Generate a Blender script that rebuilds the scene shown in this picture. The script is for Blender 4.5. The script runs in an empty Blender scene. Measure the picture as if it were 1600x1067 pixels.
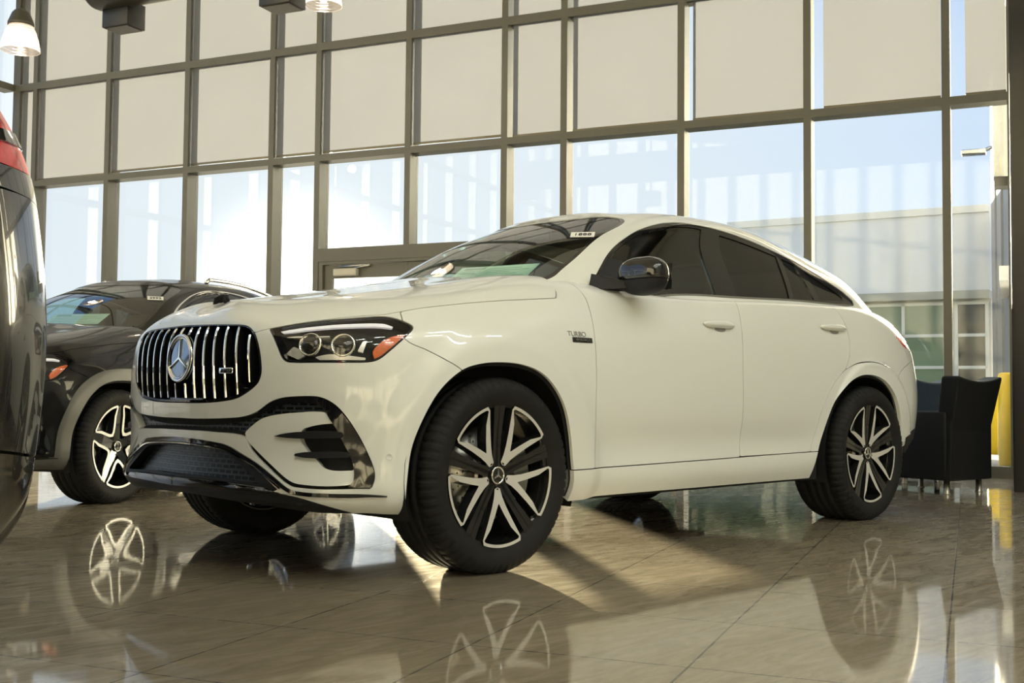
import bpy, bmesh, math, random
import numpy as np
from mathutils import Matrix, Vector
random.seed(7); rng=np.random.default_rng(7)
SC=bpy.context.scene; COL=SC.collection
R=math.radians
# =====================================================================
# CAMERA, SKY, SUN, ADDED FILL LIGHTS, EXPOSURE
# =====================================================================
def cam_axes(yaw,pitch,roll):
    f=np.array([math.cos(yaw)*math.cos(pitch),math.sin(yaw)*math.cos(pitch),math.sin(pitch)])
    r=np.array([math.sin(yaw),-math.cos(yaw),0.]); u=np.cross(r,f); c,s=math.cos(roll),math.sin(roll)
    return c*r+s*u,-s*r+c*u,f
CAM=(-3.069,-4.148,.697)
r_,u_,f_=cam_axes(R(45.617),R(2.684),R(.525))
cd=bpy.data.cameras.new('camera'); camera=bpy.data.objects.new('camera',cd); COL.objects.link(camera)
camera.matrix_world=Matrix(((r_[0],u_[0],-f_[0],CAM[0]),(r_[1],u_[1],-f_[1],CAM[1]),(r_[2],u_[2],-f_[2],CAM[2]),(0,0,0,1)))
cd.sensor_width=36; cd.lens=1762.08*36/1600; cd.clip_end=600; cd.clip_start=.05
SC.camera=camera
vs=SC.view_settings; vs.view_transform='Standard'; vs.look='None'; vs.exposure=0.0; vs.gamma=1.0; vs.use_curve_mapping=False
SUN_YAW,SUN_EL=R(56),R(4.7)
world=bpy.data.worlds.new('sky'); SC.world=world; world.use_nodes=True
nt=world.node_tree; nt.nodes.clear()
wo=nt.nodes.new('ShaderNodeOutputWorld'); wb=nt.nodes.new('ShaderNodeBackground'); wb.inputs['Strength'].default_value=1.0
tc=nt.nodes.new('ShaderNodeTexCoord')
sx=nt.nodes.new('ShaderNodeSeparateXYZ'); nt.links.new(tc.outputs['Generated'],sx.inputs[0])
rp=nt.nodes.new('ShaderNodeValToRGB'); nt.links.new(sx.outputs['Z'],rp.inputs['Fac'])
e=rp.color_ramp.elements; e[0].position=0.0; e[0].color=(.88,.97,1.04,1); e[1].position=.6; e[1].color=(.30,.48,.80,1)
k=e.new(.08); k.color=(.80,.93,1.08,1); k=e.new(.25); k.color=(.70,.87,1.10,1)
dt=nt.nodes.new('ShaderNodeVectorMath'); dt.operation='DOT_PRODUCT'; nt.links.new(tc.outputs['Generated'],dt.inputs[0])
dt.inputs[1].default_value=(math.cos(SUN_YAW)*math.cos(SUN_EL),math.sin(SUN_YAW)*math.cos(SUN_EL),math.sin(SUN_EL))
mr=nt.nodes.new('ShaderNodeMapRange'); mr.inputs[1].default_value=.80; mr.inputs[2].default_value=1.0; nt.links.new(dt.outputs['Value'],mr.inputs[0])
mx=nt.nodes.new('ShaderNodeMixRGB'); mx.inputs[2].default_value=(.93,1.0,1.03,1); nt.links.new(mr.outputs[0],mx.inputs[0]); nt.links.new(rp.outputs[0],mx.inputs[1])
m3=nt.nodes.new('ShaderNodeMapRange'); m3.inputs[1].default_value=.988; m3.inputs[2].default_value=1.0; nt.links.new(dt.outputs['Value'],m3.inputs[0])
pw=nt.nodes.new('ShaderNodeMath'); pw.operation='POWER'; pw.inputs[1].default_value=7.0; nt.links.new(m3.outputs[0],pw.inputs[0])
au=nt.nodes.new('ShaderNodeVectorMath'); au.operation='SCALE'; au.inputs[0].default_value=(4.2,3.9,3.3); nt.links.new(pw.outputs[0],au.inputs['Scale'])
ad=nt.nodes.new('ShaderNodeVectorMath'); ad.operation='ADD'; nt.links.new(mx.outputs[0],ad.inputs[0]); nt.links.new(au.outputs[0],ad.inputs[1])
nt.links.new(ad.outputs[0],wb.inputs['Color']); nt.links.new(wb.outputs[0],wo.inputs[0])
sl=bpy.data.lights.new('sun','SUN'); sl.energy=56.0; sl.color=(1,.85,.56); sl.angle=R(.6)
sun=bpy.data.objects.new('sun',sl); COL.objects.link(sun)
sun.rotation_euler=Vector((math.cos(SUN_YAW)*math.cos(SUN_EL),math.sin(SUN_YAW)*math.cos(SUN_EL),math.sin(SUN_EL))).to_track_quat('Z','Y').to_euler()
# added fill lights under the ceiling, unseen (their housings are built with the room)
CEIL=8.3
FILL_XY=[(x,y) for x in (-5.0,-2.2,.6,3.4,6.2) for y in (-11.0,-8.5,-6.0)]
FILL_W=59.0
def fill_lamp(x,y):
    l=bpy.data.lights.new('fill_light','AREA'); l.shape='RECTANGLE'; l.size=1.4; l.size_y=.35; l.energy=FILL_W; l.color=(.93,.99,.93)
    o=bpy.data.objects.new('fill_light',l); o.location=(x,y,CEIL-.14); COL.objects.link(o)
for x,y in FILL_XY: fill_lamp(x,y)
# =====================================================================
# HELPERS
# =====================================================================
def tag(o,label=None,cat=None,group=None,kind=None):
    if label: o['label']=label
    if cat: o['category']=cat
    if group: o['group']=group
    if kind: o['kind']=kind
    return o
def empty(name,loc=(0,0,0),rz=0,parent=None):
    o=bpy.data.objects.new(name,None); o.location=loc; o.rotation_euler=(0,0,rz); o.empty_display_size=.2; COL.objects.link(o)
    if parent: o.parent=parent
    return o
def mobj(name,V,F,mat,parent=None,smooth=True,loc=None):
    me=bpy.data.meshes.new(name)
    me.from_pydata(np.asarray(V,float).tolist(),[],[list(map(int,f)) for f in F] if not isinstance(F,np.ndarray) else F.tolist())
    if smooth is True: me.polygons.foreach_set('use_smooth',np.ones(len(me.polygons),bool))
    if mat is not None:
        for m in (mat if isinstance(mat,(list,tuple)) else [mat]): me.materials.append(m)
    me.update()
    o=bpy.data.objects.new(name,me); COL.objects.link(o)
    if parent: o.parent=parent
    if loc is not None: o.location=loc
    return o
class MB:
    """collects shapes into ONE mesh"""
    def __init__(s): s.V=[]; s.F=[]; s.S=[]
    def add(s,V,F,sm=False):
        n=len(s.V); s.V+= [tuple(v) for v in V]; s.F+=[[i+n for i in f] for f in F]; s.S+=[sm]*len(F)
    def box(s,a,b,M=None):
        x0,y0,z0=a;x1,y1,z1=b
        V=[(x0,y0,z0),(x1,y0,z0),(x1,y1,z0),(x0,y1,z0),(x0,y0,z1),(x1,y0,z1),(x1,y1,z1),(x0,y1,z1)]
        if M is not None: V=[M@Vector(v) for v in V]
        s.add(V,[(0,3,2,1),(4,5,6,7),(0,1,5,4),(1,2,6,5),(2,3,7,6),(3,0,4,7)])
    def rbox(s,a,b,r=.02,n=3,M=None):
        bm=bmesh.new(); bmesh.ops.create_cube(bm,size=1)
        c=[(a[i]+b[i])/2 for i in range(3)]; d=[b[i]-a[i] for i in range(3)]
        for v in bm.verts: v.co=Vector((v.co.x*d[0]+c[0],v.co.y*d[1]+c[1],v.co.z*d[2]+c[2]))
        bmesh.ops.bevel(bm,geom=bm.edges[:],offset=r,segments=n,profile=.5,affect='EDGES')
        s.bm(bm,M,True)
    def bm(s,bm,M=None,sm=True):
        bm.verts.index_update()
        V=[(M@v.co if M is not None else v.co.copy()) for v in bm.verts]; F=[[v.index for v in f.verts] for f in bm.faces]
        s.add(V,F,sm); bm.free()
    def lathe(s,prof,n=48,M=None,sm=True,closed=False,caps=True):
        """prof: (r,h) pairs round local Z"""
        V=[];F=[];m=len(prof)
        for i in range(n):
            a=2*math.pi*i/n
            for r,h in prof: V.append((r*math.cos(a),r*math.sin(a),h))
        for i in range(n):
            for j in range(m-1+(1 if closed else 0)):
                F.append((i*m+j,((i+1)%n)*m+j,((i+1)%n)*m+(j+1)%m,i*m+(j+1)%m))
        if not closed and caps:
            if prof[0][0]>1e-6: F.append([i*m for i in range(n)][::-1])
            if prof[-1][0]>1e-6: F.append([i*m+m-1 for i in range(n)])
        if M is not None: V=[M@Vector(v) for v in V]
        s.add(V,F,sm)
    def tube(s,pts,r,n=8,cap=True,sm=True):
        pts=[Vector(p) for p in pts]; rr=r if isinstance(r,(list,tuple)) else [r]*len(pts); V=[];F=[]; prev=None
        for i,p in enumerate(pts):
            t=(pts[min(i+1,len(pts)-1)]-pts[max(i-1,0)]).normalized()
            a=Vector((0,0,1)) if abs(t.z)<.9 else Vector((1,0,0))
            if prev is not None: a=prev
            x=(a-t*a.dot(t)).normalized(); y=t.cross(x); prev=x
            for k in range(n):
                w=2*math.pi*k/n; V.append(p+x*math.cos(w)*rr[i]+y*math.sin(w)*rr[i])
        for i in range(len(pts)-1):
            for k in range(n): F.append((i*n+k,i*n+(k+1)%n,(i+1)*n+(k+1)%n,(i+1)*n+k))
        if cap: F.append(list(range(n))[::-1]); F.append([(len(pts)-1)*n+k for k in range(n)])
        s.add(V,F,sm)
    def prism(s,poly,h0,h1,M=None,sm=False):
        """poly in XY, extruded along Z"""
        n=len(poly); V=[(x,y,h0) for x,y in poly]+[(x,y,h1) for x,y in poly]
        F=[list(range(n))[::-1],list(range(n,2*n))]+[(i,(i+1)%n,n+(i+1)%n,n+i) for i in range(n)]
        if M is not None: V=[M@Vector(v) for v in V]
        s.add(V,F,sm)
    def build(s,name,mat,parent=None,loc=None,fix=True):
        o=mobj(name,s.V,s.F,mat,parent,smooth=False,loc=loc)
        o.data.polygons.foreach_set('use_smooth',np.array(s.S,bool))
        if fix:
            bm=bmesh.new(); bm.from_mesh(o.data); bmesh.ops.recalc_face_normals(bm,faces=bm.faces[:]); bm.to_mesh(o.data); bm.free()
        return o
def copy_tree(o,parent=None):
    c=o.copy(); COL.objects.link(c)
    if parent: c.parent=parent
    for ch in list(o.children): copy_tree(ch,c)
    return c
# ---------------- materials ----------------
MATS={}
def mat(name,col=(.5,.5,.5),rough=.5,metal=0.,coat=0.,spec=.5,emit=None,es=0.,noise=0.,nscale=20.,bump=0.,bscale=200.,ior=1.5,aniso=0,trans=0.,sheen=0.):
    m=bpy.data.materials.new(name); m.use_nodes=True; n=m.node_tree; b=n.nodes['Principled BSDF']
    b.inputs['Base Color'].default_value=(*col,1); b.inputs['Roughness'].default_value=rough; b.inputs['Metallic'].default_value=metal
    b.inputs['Coat Weight'].default_value=coat; b.inputs['Coat Roughness'].default_value=.015; b.inputs['IOR'].default_value=ior
    b.inputs['Specular IOR Level'].default_value=spec
    if sheen: b.inputs['Sheen Weight'].default_value=sheen
    if trans: b.inputs['Transmission Weight'].default_value=trans
    if emit: b.inputs['Emission Color'].default_value=(*emit,1); b.inputs['Emission Strength'].default_value=es
    t=n.nodes.new('ShaderNodeTexCoord')
    if noise or True:
        ns=n.nodes.new('ShaderNodeTexNoise'); ns.inputs['Scale'].default_value=nscale; ns.inputs['Detail'].default_value=3; n.links.new(t.outputs['Object'],ns.inputs['Vector'])
        r=n.nodes.new('ShaderNodeMapRange'); r.inputs[1].default_value=.3; r.inputs[2].default_value=.7; r.inputs[3].default_value=1-noise; r.inputs[4].default_value=1+noise; n.links.new(ns.outputs['Fac'],r.inputs[0])
        x=n.nodes.new('ShaderNodeVectorMath'); x.operation='SCALE'; x.inputs[0].default_value=col; n.links.new(r.outputs[0],x.inputs['Scale']); n.links.new(x.outputs[0],b.inputs['Base Color'])
    if bump:
        nb=n.nodes.new('ShaderNodeTexNoise'); nb.inputs['Scale'].default_value=bscale; nb.inputs['Detail'].default_value=2; n.links.new(t.outputs['Object'],nb.inputs['Vector'])
        bp=n.nodes.new('ShaderNodeBump'); bp.inputs['Strength'].default_value=bump; bp.inputs['Distance'].default_value=.002; n.links.new(nb.outputs['Fac'],bp.inputs['Height']); n.links.new(bp.outputs[0],b.inputs['Normal'])
    MATS[name]=m; return m
def glass(name,tint=(.9,.95,.93),refl=1.0,rough=.0,ior=1.5):
    m=bpy.data.materials.new(name); m.use_nodes=True; n=m.node_tree; n.nodes.clear()
    o=n.nodes.new('ShaderNodeOutputMaterial'); t=n.nodes.new('ShaderNodeBsdfTransparent'); g=n.nodes.new('ShaderNodeBsdfGlossy'); f=n.nodes.new('ShaderNodeFresnel'); x=n.nodes.new('ShaderNodeMixShader')
    tc=n.nodes.new('ShaderNodeTexCoord'); ns=n.nodes.new('ShaderNodeTexNoise'); ns.inputs['Scale'].default_value=.6; n.links.new(tc.outputs['Object'],ns.inputs['Vector'])
    r=n.nodes.new('ShaderNodeMapRange'); r.inputs[3].default_value=.98; r.inputs[4].default_value=1.0; n.links.new(ns.outputs['Fac'],r.inputs[0])
    v=n.nodes.new('ShaderNodeVectorMath'); v.operation='SCALE'; v.inputs[0].default_value=tint; n.links.new(r.outputs[0],v.inputs['Scale']); n.links.new(v.outputs[0],t.inputs['Color'])
    g.inputs['Roughness'].default_value=rough; g.inputs['Color'].default_value=(refl,refl,refl,1); f.inputs['IOR'].default_value=ior
    # the same fresnel from either side of the pane
    geo=n.nodes.new('ShaderNodeNewGeometry'); sgn=n.nodes.new('ShaderNodeMapRange'); sgn.inputs[3].default_value=ior; sgn.inputs[4].default_value=1/ior
    n.links.new(geo.outputs['Backfacing'],sgn.inputs[0]); n.links.new(sgn.outputs[0],f.inputs['IOR'])
    n.links.new(f.outputs[0],x.inputs[0]); n.links.new(t.outputs[0],x.inputs[1]); n.links.new(g.outputs[0],x.inputs[2]); n.links.new(x.outputs[0],o.inputs[0])
    MATS[name]=m; return m
# =====================================================================
# SHOWROOM  (local frame of the window wall: x along it, y outwards)
# =====================================================================
WYAW=math.atan2(-0.9291507,0.36970121); W0=Vector((7.03418,-.12806,0))
MW=Matrix.Translation(W0)@Matrix.Rotation(WYAW,4,'Z')
def room(o): o.location=W0; o.rotation_euler=(0,0,WYAW); return o
def struct(o,label=None): o['kind']='structure'; return room(o) if o.parent is None else o
TL,TR,YB=-12.08,7.0,-19.0
def floor_mat():
    m=mat('polished_tile',(.2,.16,.11),.05,spec=.5,ior=2.0); n=m.node_tree; b=n.nodes['Principled BSDF']
    t=n.nodes.new('ShaderNodeNewGeometry'); mp=n.nodes.new('ShaderNodeMapping'); mp.vector_type='POINT'
    mp.inputs['Rotation'].default_value=(0,0,-R(23.5)); mp.inputs['Location'].default_value=(.345,.055,0)
    n.links.new(t.outputs['Position'],mp.inputs['Vector'])
    br=n.nodes.new('ShaderNodeTexBrick'); br.offset=0; br.squash=1
    br.inputs['Scale'].default_value=1; br.inputs['Mortar Size'].default_value=.0032; br.inputs['Mortar Smooth'].default_value=.3; br.inputs['Brick Width'].default_value=.615; br.inputs['Row Height'].default_value=.615; br.inputs['Bias'].default_value=0
    br.inputs['Color1'].default_value=(.275,.228,.155,1); br.inputs['Color2'].default_value=(.250,.206,.140,1); br.inputs['Mortar'].default_value=(.03,.024,.017,1)
    n.links.new(mp.outputs[0],br.inputs['Vector'])
    ns=n.nodes.new('ShaderNodeTexNoise'); ns.inputs['Scale'].default_value=2.2; ns.inputs['Detail'].default_value=6; ns.inputs['Distortion'].default_value=.6
    m2=n.nodes.new('ShaderNodeMapping'); m2.inputs['Scale'].default_value=(1,3.5,1); m2.inputs['Rotation'].default_value=(0,0,R(40)); n.links.new(t.outputs['Position'],m2.inputs['Vector']); n.links.new(m2.outputs[0],ns.inputs['Vector'])
    rr=n.nodes.new('ShaderNodeMapRange'); rr.inputs[1].default_value=.3; rr.inputs[2].default_value=.7; rr.inputs[3].default_value=.90; rr.inputs[4].default_value=1.08; n.links.new(ns.outputs['Fac'],rr.inputs[0])
    sc=n.nodes.new('ShaderNodeVectorMath'); sc.operation='SCALE'; n.links.new(br.outputs['Color'],sc.inputs[0]); n.links.new(rr.outputs[0],sc.inputs['Scale']); n.links.new(sc.outputs[0],b.inputs['Base Color'])
    # a second, broader lobe: the haze of fine wiping streaks in the polish
    g=n.nodes.new('ShaderNodeBsdfGlossy'); g.inputs['Roughness'].default_value=.40; g.inputs['Color'].default_value=(1,.95,.85,1)
    n3=n.nodes.new('ShaderNodeTexNoise'); n3.inputs['Scale'].default_value=1.6; n3.inputs['Detail'].default_value=8; n3.inputs['Roughness'].default_value=.65; n3.inputs['Distortion'].default_value=1.2
    m3=n.nodes.new('ShaderNodeMapping'); m3.inputs['Scale'].default_value=(2.2,9,1); m3.inputs['Rotation'].default_value=(0,0,R(35)); n.links.new(t.outputs['Position'],m3.inputs['Vector']); n.links.new(m3.outputs[0],n3.inputs['Vector'])
    r3=n.nodes.new('ShaderNodeMapRange'); r3.inputs[1].default_value=.40; r3.inputs[2].default_value=.72; r3.inputs[3].default_value=.05; r3.inputs[4].default_value=.22; n.links.new(n3.outputs['Fac'],r3.inputs[0])
    mxs=n.nodes.new('ShaderNodeMixShader'); out=n.nodes['Material Output']; n.links.new(r3.outputs[0],mxs.inputs[0]); n.links.new(b.outputs[0],mxs.inputs[1]); n.links.new(g.outputs[0],mxs.inputs[2]); n.links.new(mxs.outputs[0],out.inputs['Surface'])
    bp=n.nodes.new('ShaderNodeBump'); bp.inputs['Strength'].default_value=.25; bp.inputs['Distance'].default_value=.004; iv=n.nodes.new('ShaderNodeMath'); iv.operation='SUBTRACT'; iv.inputs[0].default_value=1; n.links.new(br.outputs['Fac'],iv.inputs[1]); n.links.new(iv.outputs[0],bp.inputs['Height']); n.links.new(bp.outputs[0],b.inputs['Normal'])
    return m
M_floor=floor_mat()
M_frame=mat('painted_aluminium',(.135,.132,.108),.42,noise=.02)
M_ceiling=mat('ceiling_paint',(.72,.70,.65),.8,noise=.02)
M_wall=mat('warm_wall_paint',(.36,.345,.30),.7,noise=.03,nscale=3)
M_glassw=glass('window_glass',(.97,.985,.99),.4)
M_black=mat('black_satin',(.012,.012,.014),.35,noise=.1)
M_dark=mat('dark_bronze_metal',(.045,.04,.032),.45,metal=.4,noise=.08)
M_ground=mat('frosty_ground',(.22,.23,.24),.9,noise=.12,nscale=1.5)
m=MB(); m.box((TL-.2,YB-.2,-.1),(TR+.2,.17,0)); struct(m.build('floor',M_floor))
m=MB(); m.box((TL-.2,YB-.2,CEIL),(TR+.2,.2,CEIL+.2)); struct(m.build('ceiling',M_ceiling))
m=MB(); m.box((TL-.2,YB-.2,0),(TR+.2,YB,CEIL)); struct(m.build('wall_front',M_wall))
m=MB(); m.box((TR,YB,0),(TR+.2,.2,CEIL)); struct(m.build('wall_right',M_wall))
m=MB(); m.box((.36,-.05,0),(TR,.2,CEIL)); struct(m.build('wall_back',M_wall))
m=MB(); m.box((-80,.25,-.3),(70,90,-.09)); m.box((-80,-40,-.3),(TL-.25,.25,-.09)); struct(m.build('ground',M_ground))
m=MB(); m.box((TL,.17,-.3),(.4,.9,-.02)); struct(m.build('pavement',mat('concrete_pavement',(.33,.35,.38),.85,noise=.1,nscale=6)))
ntrim=[0]
def trim(mb,mt=None):
    ntrim[0]+=1; return struct(mb.build('trim_%d'%ntrim[0],mt or M_frame))
MULL=[-12.03,-11.70,-10.449,-9.189,-7.93,-7.283,-6.099,-4.925,-4.245,-2.991,-1.757,-.523,.045]
HW=.036
ZA0,ZA1=3.355,3.43; ZB0,ZB1=4.645,4.735; ZC0,ZC1=5.94,6.03
for i,t in enumerate(MULL):
    z0=0
    if i==6: z0=2.34     # stops on the door header
    w=.06 if i in(0,len(MULL)-1) else HW
    m=MB(); m.box((t-w,-.03,z0),(t+w,.16,CEIL)); m.box((t-.014,.16,z0),(t+.014,.20,CEIL)); trim(m)
L,Rr=MULL[0]+.06,MULL[-1]-.06
for i in range(len(MULL)-1):
    a=MULL[i]+(.06 if i==0 else HW); b=MULL[i+1]-(.06 if i==len(MULL)-2 else HW)
    m=MB(); m.box((a,-.03,ZA0),(b,.16,ZA1)); trim(m)
    m=MB(); m.box((a,-.03,ZB0),(b,.0,ZB1)); m.box((a,.045,ZB0),(b,.16,ZB1)); trim(m)
    m=MB(); m.box((a,-.03,ZC0),(b,.0,ZC1)); m.box((a,.045,ZC0),(b,.16,ZC1)); trim(m)
    if i not in(5,6):
        m=MB(); m.box((a,-.03,0),(b,.16,.10)); trim(m)
nwin=[0]
def window(x0,x1,z0,z1,y=.125):
    nwin[0]+=1; m=MB(); m.box((x0,y,z0),(x1,y+.006,z1)); return struct(m.build('window_%d'%nwin[0],M_glassw))
for i in range(len(MULL)-1):
    a=MULL[i]+(.06 if i==0 else HW); b=MULL[i+1]-(.06 if i==len(MULL)-2 else HW)
    window(a,b,(.10 if i not in(5,6) else 2.34),ZA0); window(a,b,ZA1,ZB0); window(a,b,ZB1,ZC0); window(a,b,ZC1,CEIL)
# double door under its header
D0,D1=MULL[5]+HW,MULL[7]-HW
m=MB(); m.box((D0,-.03,2.19),(D1,.16,2.34)); trim(m)
m=MB(); m.box((D0,-.02,0),(D0+.055,.13,2.19)); m.box((D1-.055,-.02,0),(D1,.13,2.19)); m.box((D0+.055,-.02,2.155),(D1-.055,.13,2.19)); trim(m)
dm=(D0+D1)/2
M_chrome=mat('brushed_steel',(.6,.6,.58),.25,metal=1,noise=.03)
M_closer=mat('closer_cover',(.62,.60,.52),.4,noise=.02)
for k,(a,b) in enumerate(((D0+.06,dm-.004),(dm+.004,D1-.06))):
    m=MB(); s=.10
    m.box((a,.02,.02),(a+s,.065,2.15)); m.box((b-s,.02,.02),(b,.065,2.15)); m.box((a+s,.02,2.0),(b-s,.065,2.15)); m.box((a+s,.02,.02),(b-s,.065,.27))
    d=struct(m.build('door_%d'%(k+1),M_frame))
    m=MB(); m.box((a+s,.04,.27),(b-s,.046,2.0)); g=m.build('door_pane',M_glassw,d)
    m=MB(); x=b-.03 if k==0 else a+.03
    m.tube([(a+s,-.05,1.02),(b-s,-.05,1.02)],.014,10); m.box((a+s-.03,-.06,.99),(a+s+.03,.02,1.05)); m.box((b-s-.03,-.06,.99),(b-s+.03,.02,1.05)); m.build('push_bar',M_chrome,d)
    if k==0:
        m=MB(); m.rbox((a+.16,-.06,2.02),(a+.46,.02,2.10),.01,2); m.build('door_closer',M_closer,d)
        m=MB(); m.tube([(a+.22,-.03,2.125),(a+.62,-.02,2.135)],.011,8); m.tube([(a+.42,-.03,2.105),(a+.62,-.02,2.128)],.009,8); m.build('closer_arm',M_chrome,d)
# side curtain wall at the left, going back towards the camera
for j,y in enumerate(np.arange(-1.28,YB,-1.25)):
    m=MB(); m.box((TL-.16,y-HW,0),(TL+.03,y+HW,CEIL)); trim(m)
for z0,z1 in ((0,.1),(ZA0,ZA1),(ZB0,ZB1),(ZC0,ZC1)):
    m=MB(); m.box((TL-.16,YB,z0),(TL+.03,-.04,z1)); trim(m)
for j,y in enumerate(np.arange(-.03,YB+1.3,-1.25)):
    for z0,z1 in ((.1,ZA0),(ZA1,ZB0),(ZB1,ZC0),(ZC1,CEIL)):
        nwin[0]+=1; m=MB(); m.box((TL-.12,y-1.25+HW,z0),(TL-.114,y-HW,z1)); struct(m.build('window_%d'%nwin[0],M_glassw))
# roller shades over the two upper rows
def shade_mat():
    m=bpy.data.materials.new('shade_cloth'); m.use_nodes=True; n=m.node_tree; n.nodes.clear()
    o=n.nodes.new('ShaderNodeOutputMaterial'); d=n.nodes.new('ShaderNodeBsdfDiffuse'); tl=n.nodes.new('ShaderNodeBsdfTranslucent'); tp=n.nodes.new('ShaderNodeBsdfTransparent')
    tc=n.nodes.new('ShaderNodeTexCoord'); ns=n.nodes.new('ShaderNodeTexNoise'); ns.inputs['Scale'].default_value=1.2; n.links.new(tc.outputs['Object'],ns.inputs['Vector'])
    cr=n.nodes.new('ShaderNodeValToRGB'); cr.color_ramp.elements[0].color=(.29,.305,.345,1); cr.color_ramp.elements[1].color=(.31,.325,.365,1); n.links.new(ns.outputs['Fac'],cr.inputs[0])
    n.links.new(cr.outputs[0],d.inputs['Color']); n.links.new(cr.outputs[0],tl.inputs['Color']); tp.inputs['Color'].default_value=(.98,.95,.90,1)
    a=n.nodes.new('ShaderNodeMixShader'); a.inputs[0].default_value=SHADE_TL; b=n.nodes.new('ShaderNodeMixShader'); b.inputs[0].default_value=SHADE_TP
    n.links.new(d.outputs[0],a.inputs[1]); n.links.new(tl.outputs[0],a.inputs[2]); n.links.new(a.outputs[0],b.inputs[1]); n.links.new(tp.outputs[0],b.inputs[2]); n.links.new(b.outputs[0],o.inputs[0])
    return m
SHADE_TL,SHADE_TP=.42,.11
M_shade=shade_mat(); M_hem=mat('hem_bar',(.20,.18,.13),.4,metal=.5)
ORD=['first','second','third','fourth','fifth','sixth','seventh','eighth','ninth','tenth','eleventh','twelfth']
gapl=[.01,.012,.012,.012,.012,.012,.012,.045,.05,.075,.11,.13]
for i in range(len(MULL)-1):
    a=MULL[i]+(.06 if i==0 else HW)+gapl[i]; b=MULL[i+1]-(.06 if i==len(MULL)-2 else HW)-.006
    rt=empty('roller_shade'); room(rt)
    tag(rt,'beige translucent roller shade on the tall window wall, %s bay from the left corner'%ORD[i],'blind','roller shades of the window wall')
    hem=.018 if i in(2,3,4,5,6) else .0
    m=MB(); m.box((a,.018,ZA1+.025+hem),(b,.0195,CEIL-.07)); m.build('shade_cloth',M_shade,rt)
    m=MB(); m.rbox((a,.008,ZA1+.004+hem),(b,.028,ZA1+.030+hem),.004,2); m.build('hem_bar',M_hem,rt)
    m=MB(); m.tube([(a,.022,CEIL-.06),(b,.022,CEIL-.06)],.035,14); m.build('roller_tube',M_hem,rt)
# black column close to the window wall
m=MB(); m.rbox((.003,-1.55,0),(.40,-1.17,CEIL),.008,2); o=m.build('black_column',M_black); room(o); tag(o,'matte black square column at the right edge in front of the window wall','column')
# ---- added housings for the unseen fill lights behind the camera ----
M_diff=mat('fill_diffuser',(1,1,1),.5,emit=(1,.92,.76),es=2.2)
for i,(x,y) in enumerate(FILL_XY):
    t=empty('fill_luminaire',(x,y,CEIL)); tag(t,'added fill light in a long ceiling housing, unseen behind the viewpoint','ceiling lamp','added fill lights')
    m=MB(); m.box((-.74,-.20,-.10),(.74,.20,0)); m.build('housing',M_frame,t)
    m=MB(); m.box((-.70,-.175,-.112),(.70,.175,-.101)); m.build('diffuser',M_diff,t)
# ---- pendant lamps ----
M_prism=glass('prismatic_glass',(.93,.90,.86),1.0,.12,1.5)
M_bulb=mat('glowing_bulb',(1,.95,.85),.4,emit=(1,.86,.66),es=9)
M_cap=mat('pendant_cap',(.10,.098,.08),.4,metal=.5,noise=.05)
M_gl=mat('ribbed_shade',(.9,.86,.82),.2,emit=(1,.84,.70),es=.55,noise=.05)
def ribbed_mat():
    m=bpy.data.materials.new('ribbed_lamp_glass'); m.use_nodes=True; n=m.node_tree; n.nodes.clear()
    o=n.nodes.new('ShaderNodeOutputMaterial'); tp=n.nodes.new('ShaderNodeBsdfTransparent'); tl=n.nodes.new('ShaderNodeBsdfTranslucent'); g=n.nodes.new('ShaderNodeBsdfGlossy'); g.inputs['Roughness'].default_value=.1
    tp.inputs['Color'].default_value=(.95,.92,.90,1); tl.inputs['Color'].default_value=(1,.93,.88,1)
    tc=n.nodes.new('ShaderNodeTexCoord'); w=n.nodes.new('ShaderNodeTexWave'); w.bands_direction='Z'; w.inputs['Scale'].default_value=11; n.links.new(tc.outputs['Object'],w.inputs['Vector'])
    bp=n.nodes.new('ShaderNodeBump'); bp.inputs['Distance'].default_value=.01; n.links.new(w.outputs['Fac'],bp.inputs['Height']); n.links.new(bp.outputs[0],g.inputs['Normal']); n.links.new(bp.outputs[0],tl.inputs['Normal'])
    a=n.nodes.new('ShaderNodeMixShader'); a.inputs[0].default_value=.30; b=n.nodes.new('ShaderNodeMixShader'); b.inputs[0].default_value=.12
    n.links.new(tp.outputs[0],a.inputs[1]); n.links.new(tl.outputs[0],a.inputs[2]); n.links.new(a.outputs[0],b.inputs[1]); n.links.new(g.outputs[0],b.inputs[2]); n.links.new(b.outputs[0],o.inputs[0]); return m
M_rib=ribbed_mat()
def pendant(P,label):
    t=empty('pendant_lamp',P); tag(t,label,'lamp','pendant lamps')
    m=MB(); m.lathe([(.183,0),(.181,.03),(.166,.11),(.142,.19),(.112,.25),(.105,.252),(.136,.19),(.160,.11),(.175,.03),(.177,0)],64,closed=True); m.build('lamp_shade',M_rib,t)
    m=MB(); m.lathe([(.122,.245),(.122,.275),(.112,.30),(.085,.37),(.06,.40),(.045,.40),(.02,.42),(0,.42)],40); m.build('cap',M_cap,t)
    m=MB(); m.lathe([(0,.05),(.03,.055),(.05,.09),(.055,.13),(.04,.18),(.025,.23),(0,.235)],24); m.build('bulb',M_bulb,t)
    m=MB(); m.tube([(0,0,.41),(0,0,CEIL-P[2])],.010,10); m.build('stem',M_cap,t)
    l=bpy.data.lights.new('pendant_light','POINT'); l.energy=14; l.color=(1,.85,.65); l.shadow_soft_size=.06; o=bpy.data.objects.new('pendant_light',l); o.location=(P[0],P[1],P[2]-.02); COL.objects.link(o)
pendant((1.08,6.99,4.00),'lit ribbed glass pendant lamp with dark cap, near the left corner of the room')
pendant((3.17,4.90,4.46),'ribbed glass pendant lamp cut off by the top edge, beside the second black speaker box')
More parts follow.
